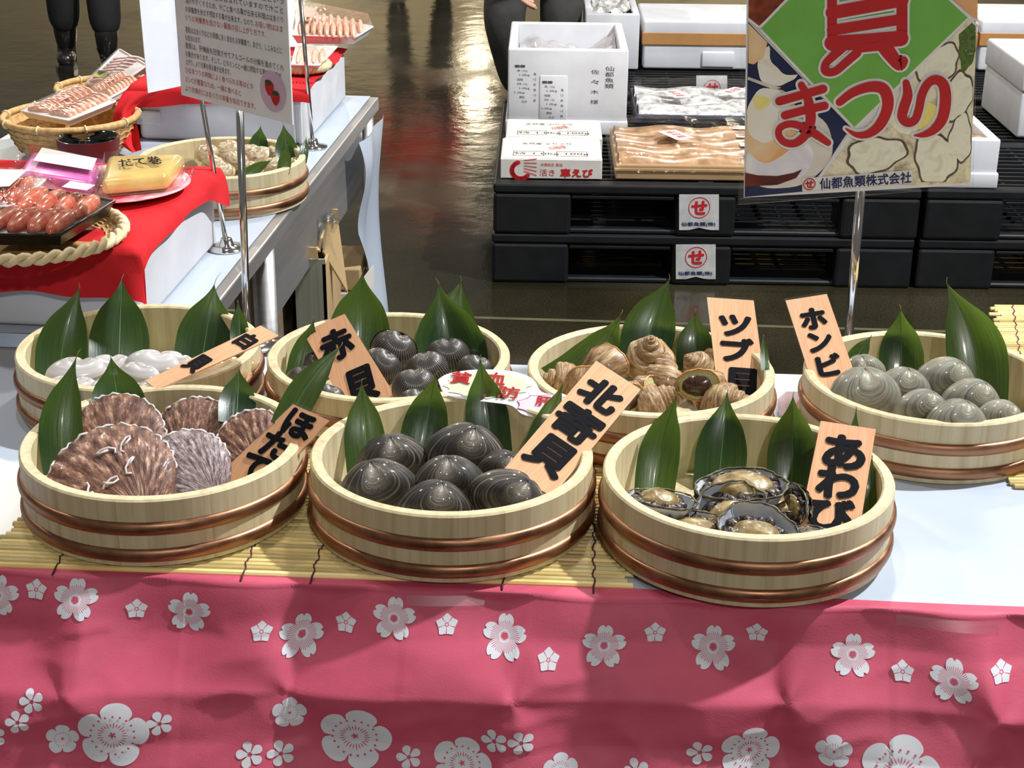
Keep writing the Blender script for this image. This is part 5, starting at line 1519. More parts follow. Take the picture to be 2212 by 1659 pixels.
cake('pink_fish_cake', 'bright pink fish cake in clear film with white label', [(36, 402), (205, 428), (222, 384), (70, 352)], fz + .004, .024, MT['pink_cake'], .031, [(.18, .35, .95, .95, MT['ink_white'], 'price_label')])
cake('yellow_egg_roll', 'yellow rolled omelette in clear film with black writing', [(218, 424), (368, 410), (405, 362), (232, 366)], fz + .014, .025, MT['yellow_cake'], .029, [], 'だて巻')
# lacquer bowl
MT['lacquer_red'] = flat_mat('dark_red_lacquer', S2L(98, 20, 18), .45, spec=.2)
MT['lacquer_black'] = flat_mat('black_lacquer', (.008, .008, .009), .08, coat=.6)
bc = pt(190, 296, z=TZ + .075)
br = 64 * (bc - CAM).length / F
bw = thing('lacquer_bowl', 'dark red lacquer bowl with black inside', 'bowl', bc - Vector((0, 0, .073)))
part('outer', *lathe([(br * .5, -.073), (br * .52, -.062), (br * .86, -.045), (br * .97, -.02), (br, 0)], 56, bc), MT['lacquer_red'], bw)
part('inner', *lathe([(br, 0), (br * .965, .0005), (br * .93, -.02), (br * .80, -.045), (.001, -.056)], 56, bc), MT['lacquer_black'], bw)
# woven baskets with shrimp packs at the far left
basket('round woven basket holding two shrimp packs', 152, 250, 134, TZ + .078, .070)
basket('woven basket farthest back, holding a pink pack', 232, 188, 102, TZ + .070, .062)
g = 'shrimp packs in the woven baskets'
stk = [(.15, .38, .42, .60, MT['sticker_red'], 'sticker'), ]
pack('shrimp_pack', 'large shrimp pack lying across the front woven basket', [(48, 256, TZ + .075), (152, 276, TZ + .078), (252, 234, TZ + .095), (170, 200, TZ + .090)], 0, .026, MT['tray_white'], MT['shrimp'], .024, (2, 9), stk)
pack('shrimp_pack', 'shrimp pack behind the large one in the woven basket', [(190, 212, TZ + .085), (240, 226, TZ + .088), (305, 190, TZ + .098), (258, 168, TZ + .094)], 0, .024, MT['tray_white'], MT['shrimp'], .022, (2, 8), stk)
MT['lab_dark'] = noise_mat('dark_yellow_label', [(.4, S2L(40, 60, 50)), (.6, S2L(226, 206, 120))], scale=(50, 50, 50), rough=.4)
MT['pale_pink_food'] = noise_mat('pale_pink_slices', [(.3, S2L(216, 176, 168)), (.7, S2L(232, 204, 198))], scale=(30, 30, 30), rough=.35)
pack('pink_slice_pack', 'pale pink pack with dark label in the rear basket', [(190, 190, TZ + .065), (262, 196, TZ + .075), (322, 150, TZ + .12), (264, 116, TZ + .12)], 0, .020, MT['tray_white'], MT['pale_pink_food'], .020, (1, 8), [(.10, .08, .55, .30, MT['lab_dark'], 'label_strip')])
# goods on the rear red cloth
basket('flat rope-edged basket on the rear red cloth', 650, 140, 56, rz + .020, .014, flat=True)
pack('shrimp_pack', 'film wrapped shrimp tray overhanging the rear white box', [(632, 96, rz + .022), (770, 98, rz + .022), (806, 76, rz + .022), (640, 40, rz + .022)], 0, .035, MT['tray_white'], MT['shrimp'], .050, (9, 2), [(.02, .2, .3, .7, MT['sticker_red'], 'sticker')])
pack('dried_fish_pack', 'brownish fish pack lying in the rear rope-edged basket', [(630, 150, rz + .024), (690, 150, rz + .024), (728, 110, rz + .028), (640, 110, rz + .028)], 0, .016, MT['tray_white'], MT['shrimp'], .016, (4, 1))
# ------------------------------------------------------------------ things under the steel table
MT['carton_grey'] = noise_mat('greenish_grey_carton', [(.3, S2L(120, 122, 108)), (.7, S2L(146, 146, 128))], scale=(150, 3, 3), rough=.8)
c0 = pt(628, 560, y=3.0); c1 = pt(702, 560, y=3.0)
ct = thing('cardboard_carton', 'open corrugated carton with torn flaps under the steel table', 'box', ((c0.x + c1.x) / 2, 3.12, .16))
part('front_wall', *box(c0.x, c1.x, 3.0, 3.006, .16, c0.z), MT['carton_grey'], ct, smooth=False)
part('side_wall', *box(c1.x - .006, c1.x, 3.0, 3.25, .16, c0.z - .01), MT['cardboard'], ct, smooth=False)
part('side_wall', *box(c0.x, c0.x + .006, 3.0, 3.25, .16, c0.z - .01), MT['cardboard'], ct, smooth=False)
part('back_wall', *box(c0.x, c1.x, 3.25, 3.256, .16, c0.z + .03), MT['cardboard'], ct, smooth=False)
def quad_sheet(name, pts_, m, parent, th=.004):
    n_ = (pts_[1] - pts_[0]).cross(pts_[2] - pts_[0]).normalized()
    return part(name, *prism(pts_, n_, th), m, parent, smooth=False)
quad_sheet('flap', [pt(626, 530, y=3.0), pt(684, 534, y=3.0), pt(688, 560, y=3.0), pt(628, 548, y=3.0)], MT['cardboard'], ct)
quad_sheet('flap', [pt(706, 478, y=3.08), pt(728, 486, y=3.12), pt(748, 632, y=3.1), pt(696, 545, y=3.06)], MT['cardboard'], ct)
quad_sheet('flap', [pt(678, 478, y=3.2), pt(706, 474, y=3.2), pt(692, 545, y=3.06), pt(672, 540, y=3.06)], MT['cardboard'], ct)
random.seed(3)
V, Fc, UV = grid(22, 12, lambda u, v: pt(632 + 100 * u, 512 - 48 * u + 26 * (v - .5), y=3.08 + .02 * v) + Vector((random.uniform(-.004, .004), random.uniform(-.010, .010), random.uniform(-.012, .012))))
tag(part('plastic_wrap', V, Fc, MT['clear'], smooth=False), 'crumpled clear plastic wrap on the open carton', 'plastic wrap')
bx = thing('brown_box', 'plain brown box standing behind the near steel table leg', 'box', (pt(560, 640, y=2.95).x, 3.05, .16))
xa, xb = pt(505, 640, y=2.95).x, pt(600, 640, y=2.95).x
part('body', *bevel_box(xa, xb, 2.95, 3.25, .16, pt(560, 560, y=2.95).z, .004), MT['plain_board'], bx, smooth=False)
xa, xb = pt(720, 640, y=3.45).x, pt(782, 640, y=3.45).x
bx = thing('white_box', 'white box standing by the far leg of the steel table', 'box', ((xa + xb) / 2, 3.5, .16))
part('body', *bevel_box(xa, xb, 3.42, 3.6, .16, pt(740, 632, y=3.42).z, .004), MT['white_board'], bx, smooth=False)
part('brown_band', *bevel_box(xa, xb, 3.421, 3.6, pt(740, 628, y=3.42).z, pt(740, 582, y=3.42).z, .003), MT['cardboard'], bx, smooth=False)
quad_sheet('open_flap', [pt(784, 600, y=3.40), pt(806, 572, y=3.42), pt(806, 640, y=3.42), pt(790, 652, y=3.40)], MT['white_board'], bx)
# ------------------------------------------------------------------ black plastic pallets
P0, P1 = pt(1062, 610, z=0), pt(1965, 624, z=0)
pex = (P1 - P0).normalized(); pey = Vector((-pex.y, pex.x, 0)); PW = (P1 - P0).length
PH = pt(1062, 396, y=P0.y).z / 2
PD = 1.10
def pallet(label, org):
    """plastic pallet: nine blocks, deck frame, deck bars and bottom runners; local x right, y back"""
    o = thing('pallet', label, 'pallet', org, (0, 0, math.atan2(pex.y, pex.x)), 'black plastic pallets')
    for nm, me, loc in PALLET:
        q_ = bpy.data.objects.new(nm, me); link(q_, o); q_.location = loc
    return o
def lm(name, vf): return mesh_data(name, vf[0], vf[1], MT['black_plastic'], smooth=False)
bw1 = PW * .183; bwm = PW * .14
blocks_x = [(0.0, bw1), (PW * .43, PW * .43 + bwm), (PW - bw1, PW)]
PALLET = []
dk = .028
for bi, (xa, xb) in enumerate(blocks_x):
    me = lm('block', bevel_box(0, xb - xa, 0, .16, 0.0, PH - dk, .010, 2))
    for ya in (0.0, (PD - .16) / 2, PD - .16): PALLET.append(('block', me, (xa, ya, 0)))
fr = lm('deck_beam', bevel_box(0, PW, 0, .05, 0, dk, .006, 2))
for ya in (0, PD * .5 - .025, PD - .05): PALLET.append(('deck_beam', fr, (0, ya, PH - dk)))
sdm = lm('deck_side', bevel_box(0, .05, 0, PD - .10, 0, dk - .001, .006, 2))
for xa in (0, PW / 2 - .025, PW - .05): PALLET.append(('deck_side', sdm, (xa, .05, PH - dk)))
bar = lm('deck_bar', box(0, PW - .10, 0, .012, 0, .018))
for k in range(22): PALLET.append(('deck_bar', bar, (.05, .075 + (PD - .15) * k / 21, PH - dk + .006)))
rib_ = lm('deck_rib', box(0, .010, 0, PD - .1, 0, .016))
for k in range(9): PALLET.append(('deck_rib', rib_, (.05 + (PW - .10) * (k + .5) / 9, .05, PH - dk + .004)))
run = lm('runner', bevel_box(0, PW - .06, 0, .12, 0, .014, .004, 1))
for ya in (0.012, PD * .5 - .06, PD - .13): PALLET.append(('runner', run, (.03, ya, .001)))
lipm = lm('opening_lip', bevel_box(0, PW * .25 - .01, 0, .008, 0, .012, .003, 1))
for xa in (bw1, PW * .43 + bwm): PALLET.append(('opening_lip', lipm, (xa, .004, PH - dk - .016)))
def PF(a, b, z): return P0 + pex * a + pey * b + Vector((0, 0, z))
pallet('lower black pallet of the front stack with square sticker', PF(0, 0, 0))
pallet('upper black pallet of the front stack, under prawn cartons', PF(.004, -.002, PH))
gx = (pt(1976, 625, z=0) - P0).dot(pex)
pallet('lower black pallet at the right edge', PF(gx, .004, 0))
pallet('upper black pallet at the right edge under white boxes', PF(gx + .006, 0, PH))
RB = PD + .10
pallet('lower black pallet of the rear stack', PF(.36, RB, 0)); pallet('upper black pallet of the rear stack with sticker', PF(.37, RB, PH))
pallet('rear right pallet behind the poster', PF(.36 + PW + .02, RB, 0)); pallet('upper rear right pallet behind the poster', PF(.37 + PW + .02, RB, PH))
# stickers with the red ring mark
def sticker(label, px0, py0, px1, py1, b):
    org = P0 + pey * b - pey * .0025
    pln = Plane(org, org + pex, org + Vector((0, 0, 1)))
    C = [pln.px(px0, py1), pln.px(px1, py1), pln.px(px1, py0), pln.px(px0, py0)]
    o = thing('sticker', label, 'sticker', C[0], group='white stickers on the pallets')
    ex = (C[1] - C[0]).normalized(); ey = Vector((0, 0, 1)); w = (C[1] - C[0]).length; h = (C[3] - C[0]).length
    ctr = sum(C, Vector()) / 4
    edge = [C[0], C[0].lerp(C[1], .25), C[0].lerp(C[1], .32) + ey * .02 * h, C[0].lerp(C[1], .5) + ey * .07 * h, C[0].lerp(C[1], .68) + ey * .02 * h, C[0].lerp(C[1], .8), C[1], C[2], C[3]]
    sh_ = part('sheet', *prism(edge, pln.n, .0006), MT['sticker'], o, smooth=False)
    cc = ctr + ey * .13 * h + pln.n * .0006
    part('ring_mark', *join(ringmark(cc, ex, ey, pln.n, .275 * w, .022 * w, o, None), bold('せ', cc, ex, ey, .40 * w, .36 * w, pln.n, .05)), MT['ink_red'], sh_, smooth=False, label='red ring with a red character')
    part('lettering', *bold('仙都魚類(株)', ctr - ey * .335 * h + pln.n * .0006, ex, ey, .88 * w, .13 * h, pln.n, .02), MT['ink_navy'], sh_, smooth=False, label='navy blue characters')
MT['sticker'] = noise_mat('grey_white_sticker', [(.3, S2L(176, 176, 176)), (.7, S2L(206, 206, 204))], scale=(30, 6, 30), rough=.5)
sticker('square white sticker with red ring on the upper front pallet', 1467, 420, 1553, 497, -.002)
sticker('square white sticker with red ring on the lower front pallet', 1460, 528, 1546, 603, 0)
sticker('white sticker on the rear pallet above the wrapped packs', 1504, 163, 1571, 238, RB)
tg = pt(1837, 531, y=P0.y - .01)
o = part('red_tag', *prism([tg + Vector((-.017, 0, -.014)), tg + Vector((.022, 0, -.024)), tg + Vector((.018, 0, .012)), tg + Vector((-.018, 0, .016))], Vector((0, -1, 0)), .001), MT['ink_red'], smooth=False)
tag(o, 'small red tag on the lower front pallet behind the poster pole', 'tag')
# ------------------------------------------------------------------ goods on the pallets
ZT = 2 * PH + .001
def cub(fl, fr_, z0, ytop, depth):
    """front-bottom pixel corners on height z0, pixel height of the front top edge, depth in metres -> frame"""
    A, B = pt(*fl, z=z0), pt(*fr_, z=z0)
    m_ = (A + B) / 2; wdt = (B - A).dot(pex)
    A = m_ - pex * wdt / 2
    hh = pt((fl[0] + fr_[0]) / 2, ytop, y=m_.y).z - z0
    return A, wdt, hh, depth
def cb(fr_, a0, a1, b0, b1, z0, z1, r=.006, seg=2):
    A = fr_[0]
    v, f = bevel_box(a0, a1, b0, b1, z0, z1, r, seg)
    return [A + pex * p.x + pey * p.y + Vector((0, 0, p.z)) for p in v], f
def ftxt(fr_, s_, a, z, w, h, m, parent, wt=0.0, b=-.0008, name='lettering'):
    c = fr_[0] + pex * a + pey * b + Vector((0, 0, z))
    vf = bold(s_, c, pex, Vector((0, 0, 1)), w, h, -pey, wt) if wt else glyph(s_, c, pex, Vector((0, 0, 1)), w, h, 0, res=2)
    return part(name, *vf, m, parent, smooth=False)
def ttxt(fr_, s_, a, b, z, w, h, m, parent, rot=0.0, name='lettering'):
    c = fr_[0] + pex * a + pey * b + Vector((0, 0, z + .001))
    return part(name, *glyph(s_, c, pex, pey, w, h, 0, rot, res=2), m, parent, smooth=False)
def carton(label, fr_, txt):
    A, w, h, d = fr_
    o = thing('prawn_carton', label, 'box', A + pex * w / 2)
    part('box', *cb(fr_, 0, w, 0, d, 0, h, .002, 1), MT['white_board'], o, smooth=False)
    part('lid_flap', *cb(fr_, .004, w - .004, .004, d - .004, h, h + .0015, .0005, 1), MT['white_board'], o, smooth=False)
    ttxt(fr_, '天然産 ぷりぷり', w * .45, d * .70, h + .002, w * .5, d * .09, MT['ink_grey'], o)
    ttxt(fr_, '特 1.0kg 100g', w * .5, d * .22, h + .002, w * .74, d * .12, MT['ink_grey'], o)
    ttxt(fr_, '冷蔵便', w * .56, d * .50, h + .003, w * .2, d * .14, MT['ink_red'], o, .5)
    for a0, a1 in ((.12, .42), (.55, .85)):
        for (x0, y0, x1, y1) in ((a0, .12, a1, .13), (a0, .33, a1, .34), (a0, .12, a0 + .006, .34), (a1, .12, a1 + .006, .34)):
            part('frame_line', [fr_[0] + pex * w * x + pey * d * y + Vector((0, 0, h + .0022)) for x, y in ((x0, y0), (x1, y0), (x1, y1), (x0, y1))], [(0, 1, 2, 3)], MT['ink_grey'], o, smooth=False)
    if txt:
        ftxt(fr_, '活き', w * .46, h * .32, w * .15, h * .34, MT['ink_red'], o)
        ftxt(fr_, '車えび', w * .75, h * .32, w * .34, h * .44, MT['ink_red'], o, .05)
        ftxt(fr_, '沖縄県産 養殖', w * .50, h * .72, w * .22, h * .16, MT['ink_red'], o)
        # the prawn drawn as a curled comb of strokes
        c = fr_[0] + pex * w * .20 + Vector((0, 0, h * .42)) - pey * .0008
        parts_ = []
        for k in range(9):
            t0 = 1.9 + k * .42
            r0, r1 = .17 * w * .35, .17 * w * .62
            pts_ = [(math.cos(t0 + i * .12) * (r0 + (r1 - r0) * .5), math.sin(t0 + i * .12) * (r0 + (r1 - r0) * .5)) for i in range(4)]
            V, Fc = ribbon2d(pts_, (r1 - r0) * .95)
            parts_.append(([c + pex * x * 1.05 + Vector((0, 0, y)) for x, y in V], Fc))
        for k in range(5):
            V, Fc = ribbon2d([(.01, .030 - k * .008), (.045, .034 - k * .012)], .0022)
            parts_.append(([c + pex * x + Vector((0, 0, y)) - pey * .0003 for x, y in V], Fc))
        part('prawn_print', *join(*parts_), MT['ink_red'], o, smooth=False)
    return o
f1 = cub((1081, 385), (1300, 388), ZT, 344, .245)
carton('white prawn carton with red print, nearest on the pallet', f1, True)
f2 = (f1[0] + pey * .25 + pex * .008, f1[1], f1[2] * 1.02, .235)
carton('white prawn carton behind the nearest one', f2, False)
def open_box(label, fr_, th=.028, floor_z=.05, lip=True, name='styrofoam_box'):
    A, w, h, d = fr_
    o = thing(name, label, 'box', A + pex * w / 2 + pey * d / 2)
    part('front_wall', *cb(fr_, 0, w, 0, th, 0, h, .006), MT['styro'], o)
    part('back_wall', *cb(fr_, 0, w, d - th, d, 0, h, .006), MT['styro'], o)
    part('side_wall', *cb(fr_, .0, th, th * .5, d - th * .5, 0, h - .0005, .006), MT['styro'], o)
    part('side_wall', *cb(fr_, w - th, w, th * .5, d - th * .5, 0, h - .0005, .006), MT['styro'], o)
    part('bottom', *cb(fr_, .01, w - .01, .01, d - .01, 0, floor_z, .004), MT['styro'], o)
    if lip: part('base_lip', *cb(fr_, -.007, w + .004, -.009, d + .004, 0, .045, .005), MT['styro'], o)
    return o
f3 = cub((1096, 288), (1352, 292), ZT, 107, .50)
sb = open_box('tall open styrofoam box with printed front', f3)
A, w, h, d = f3
part('front_recess', *cb(f3, w * .265, w * .50, -.004, .01, .045, h * .70, .004), MT['styro'], sb)
for ci, ch in enumerate('仙都魚類'): ftxt(f3, ch, w * .845, h * (.785 - .068 * ci), w * .075, h * .055, MT['ink_grey'], sb)
for ci, ch in enumerate('佐々木様'): ftxt(f3, ch, w * .725, h * (.745 - .118 * ci), w * .07, h * .05, MT['ink_grey'], sb)
for cx_, z_, b_ in ((.13, .80, -.0010), (.36, .62, -.0052)):
    for k, tx in enumerate(['—— ——', '箱 1.5kg', '1.0kg', '個', '鮮魚 1.2kg', '1.0kg', '1.0kg', '数', '合計']):
        ftxt(f3, tx, w * (cx_ - .03 + .02 * (k % 3)), h * (z_ - .052 * k), w * (.05 + .035 * (len(tx) > 3)), h * .028, MT['ink_grey'], sb, b=b_)
    for k, tx in enumerate(['箱', '1.5', '数', '箱', '1.0', '量']):
        ftxt(f3, tx, w * (cx_ + .095), h * (z_ - .09 - .062 * k), w * .022, h * .03, MT['ink_grey'], sb, b=b_)
MT['ice'] = noise_mat('crushed_ice_bag', [(.3, S2L(150, 145, 147)), (.7, S2L(186, 182, 184))], scale=(26, 26, 26), rough=.25, bump=.6)
V, Fc, UV = grid(26, 26, lambda u, v: A + pex * (.03 + (w - .06) * u) + pey * (.03 + (d - .06) * v) + Vector((0, 0, h * .50 + .07 * vnoise(u * 4, v * 4, 3) + .03 * vnoise(u * 11, v * 11, 5) + .03 * u)))
tag(part('ice_bag', V, Fc, MT['ice']), 'crumpled clear bag of ice inside the tall open box', 'ice bag')
# film wrapped kraft trays
MT['fish_brown'] = noise_mat('brown_dried_fish', [(.3, S2L(136, 98, 64)), (.55, S2L(176, 136, 98)), (.8, S2L(204, 168, 132))], scale=(30, 30, 30), rough=.3, coat=.4, bump=.3)
MT['navy_board'] = flat_mat('navy_board', S2L(52, 54, 74), .4)
def wrapped(label, fr_, m_body, rows, m_row, labels, name='wrapped_tray'):
    A, w, h, d = fr_
    o = thing(name, label, 'food pack', A + pex * w / 2)
    part('tray', *cb(fr_, 0, w, 0, d, 0, h * .8, .004), m_body, o, smooth=False)
    part('tray_edge', *cb(fr_, -.004, w + .004, -.004, .006, h * .45, h * .62, .002), m_body, o, smooth=False)
    for k in range(rows):
        b0, b1 = d * (.03 + .94 * k / rows), d * (.03 + .94 * (k + .86) / rows)
        V, Fc, UV = grid(16, 8, lambda u, v: A + pex * (w * (.02 + .96 * u)) + pey * (b0 + (b1 - b0) * v) + Vector((0, 0, h * .8 + .026 * math.sin(PI * v) ** .6 * (.8 + .2 * math.sin(u * 13 + k)))))
        part('fish_row', V, Fc, m_row, o)
        part('row_label', [A + pex * w * x + pey * (b0 + (b1 - b0) * y) + Vector((0, 0, h * .8 + .024)) for x, y in ((.84, .2), (.97, .2), (.97, .65), (.84, .65))], [(0, 1, 2, 3)], MT['ink_white'], o, smooth=False)
    V, Fc, UV = grid(30, 24, lambda u, v: A + pex * (-.014 + (w + .028) * u) + pey * (-.010 + (d + .02) * v) + Vector((0, 0, max(.004, h * .8 + .032 + .010 * vnoise(u * 18, v * 9, 2) - (.06 * smoothstep(.05, 0, u) + .06 * smoothstep(.95, 1, u)) - .055 * smoothstep(.06, 0, v)))))
    part('film', V, Fc, MT['clear'], o, label='crinkled clear film')
    for (a, b, ro) in labels:
        c = A + pex * w * a + pey * d * b + Vector((0, 0, h * .8 + .040))
        def rc_(x, y): return c + pex * (x * math.cos(ro) - y * math.sin(ro)) + pey * (x * math.sin(ro) + y * math.cos(ro))
        part('paper_tag', [rc_(-.030, -.055), rc_(.030, -.055), rc_(.030, .055), rc_(-.030, .055)], [(0, 1, 2, 3)], MT['ink_white'], o, smooth=False)
        part('tag_print', *glyph('直送便', c + Vector((0, 0, .001)), Vector((-math.sin(ro), math.cos(ro), 0)), Vector((-math.cos(ro), -math.sin(ro), 0)), .085, .030), MT['ink_red'], o, smooth=False)
    return o
f4 = cub((1330, 392), (1660, 388), ZT, 350, .46)
wrapped('film wrapped kraft tray of brown fish on the front pallet', f4, MT['kraft'], 4, MT['fish_brown'], [(.42, .45, .45)])
f5 = cub((1374, 270), (1680, 268), ZT, 246, .42)
MT['silver_fish'] = noise_mat('pale_silver_fish', [(.3, S2L(120, 118, 120)), (.5, S2L(196, 194, 190)), (.7, S2L(226, 222, 216))], scale=(40, 40, 40), rough=.25, coat=.4)
wrapped('film wrapped navy and white tray behind the kraft tray', f5, MT['navy_board'], 3, MT['silver_fish'], [(.30, .35, .35), (.72, .5, -.7)])
# taped styrofoam boxes on the rear pallets
MT['tape_brown'] = flat_mat('brown_packing_tape', S2L(176, 128, 76), .35)
def lidded(label, fr_, tape=True):
    A, w, h, d = fr_
    o = thing('styrofoam_box', label, 'box', A + pex * w / 2)
    part('body', *cb(fr_, 0, w, 0, d, 0, h * .62, .010, 3), MT['styro'], o)
    ld = part('lid', *cb(fr_, -.004, w + .004, -.004, d + .004, h * .62, h, .010, 3), MT['styro'], o)
    if tape: part('packing_tape', *cb(fr_, -.006, w + .006, -.006, d + .006, h * .50, h * .76, .003), MT['tape_brown'], ld, smooth=False)
    part('handle_notch', *cb(fr_, w * .36, w * .56, -.010, .01, .01, h * .38, .006), MT['styro'], o)
    return o
f6 = cub((1388, 150), (1738, 152), ZT, 46, .40)
lidded('styrofoam box with brown tape on the rear pallet', f6)
f7 = cub((1746, 152), (2098, 154), ZT, 46, .40)
lidded('taped styrofoam box hidden behind the poster', f7)
f8 = cub((2112, 154), (2440, 156), ZT, 46, .40)
lidded('taped styrofoam box at the upper right edge', f8)
f9 = cub((1262, 150), (1378, 150), ZT, 30, .42)
ob = open_box('open styrofoam box behind the tall one', f9, lip=False)
A9, w9, h9, d9 = f9
V, Fc, UV = grid(18, 18, lambda u, v: A9 + pex * (.03 + (w9 - .06) * u) + pey * (.03 + (d9 - .06) * v) + Vector((0, 0, h9 * .8 + .05 * vnoise(u * 5, v * 6, 3) + .02 * vnoise(u * 16, v * 16, 4))))
tag(part('wrapped_fish_bag', V, Fc, MT['silver_fish']), 'shiny wrapped fish inside the open box at the back', 'fish bag')
f10 = cub((1960, 405), (2148, 405), ZT, 300, .40)
open_box('open styrofoam box beside the poster on the right pallet', f10)
V, Fc, UV = grid(12, 12, lambda u, v: f10[0] + pex * (.03 + (f10[1] - .06) * u) + pey * (.03 + (f10[3] - .06) * v) + Vector((0, 0, f10[2] * .75 + .03 * vnoise(u * 5, v * 5, 8))))
tag(part('brown_fish', V, Fc, MT['fish_brown']), 'brown fish lying in the open box beside the poster', 'fish')
f11 = cub((2196, 300), (2420, 300), ZT, 140, .45)
lidded('styrofoam box cut off by the right edge of picture', f11, False)
# ------------------------------------------------------------------ people
def skin(name, verts, edges, radii, m, parent, sub=2, label=None):
    me = bpy.data.meshes.new(name)
    me.from_pydata([tuple(v) for v in verts], edges, [])
    o = bpy.data.objects.new(name, me); COL.objects.link(o)
    md = o.modifiers.new('s', 'SKIN'); md.use_smooth_shade = True
    for i, r in enumerate(radii):
        sv = me.skin_vertices[0].data[i]
        sv.radius = r if isinstance(r, tuple) else (r, r); sv.use_root = (i == 0)
    o.modifiers.new('u', 'SUBSURF').levels = sub
    dg = bpy.context.evaluated_depsgraph_get()
    m2 = bpy.data.meshes.new_from_object(o.evaluated_get(dg))
    bpy.data.objects.remove(o); bpy.data.meshes.remove(me)
    m2.name = name
    m2.materials.clear(); m2.materials.append(m)
    m2.polygons.foreach_set('use_smooth', [True] * len(m2.polygons))
    q_ = bpy.data.objects.new(name, m2); link(q_, parent)
    if label: q_['label'] = label
    return q_
MT['skin'] = noise_mat('skin', [(.3, S2L(206, 156, 130)), (.7, S2L(220, 172, 146))], scale=(20, 20, 20), rough=.5)
MT['hair'] = noise_mat('black_hair', [(.3, (.008, .007, .006)), (.7, (.025, .02, .018))], scale=(60, 60, 60), rough=.5)
MT['black_trs'] = noise_mat('black_trousers', [(.3, (.006, .006, .007)), (.7, (.014, .014, .016))], scale=(12, 12, 12), rough=.8, bump=.2, bump_scale=30)
MT['grey_trs'] = noise_mat('dark_grey_trousers', [(.3, (.035, .033, .030)), (.7, (.06, .056, .05))], scale=(12, 12, 12), rough=.85, bump=.3, bump_scale=30)
MT['boot'] = flat_mat('black_rubber_boot', (.016, .015, .013), .22, coat=.4)
MT['jacket_dark'] = noise_mat('dark_jacket', [(.3, (.02, .022, .03)), (.7, (.04, .042, .05))], scale=(12, 12, 12), rough=.8)
MT['jacket_red'] = noise_mat('red_jacket', [(.3, S2L(186, 30, 30)), (.7, S2L(214, 44, 40))], scale=(12, 12, 12), rough=.8)
def hand(parent, wrist, dirv, side, nrm):
    """palm with five separate, slightly curled fingers; dirv along the fingers, side towards the thumb, nrm = back of hand"""
    d, s, n = dirv.normalized(), side.normalized(), nrm.normalized()
    V, E, R = [wrist, wrist + d * .05, wrist + d * .085], [(0, 1), (1, 2)], [(.024, .016), (.036, .016), (.036, .014)]
    for k, (off, L) in enumerate(((.028, .072), (.010, .082), (-.009, .076), (-.027, .060))):
        b = len(V)
        p = wrist + d * .082 + s * off
        V += [p, p + d * L * .4 - n * .006, p + d * L * .72 - n * .022, p + d * L * .9 - n * .042]
        E += [(2, b), (b, b + 1), (b + 1, b + 2), (b + 2, b + 3)]
        R += [.0095, .0092, .0085, .0075]
    b = len(V)
    p = wrist + d * .03 + s * .034
    V += [p, p + d * .03 + s * .020 - n * .006, p + d * .058 + s * .022 - n * .016]
    E += [(1, b), (b, b + 1), (b + 1, b + 2)]
    R += [.013, .011, .0085]
    return V, E, R
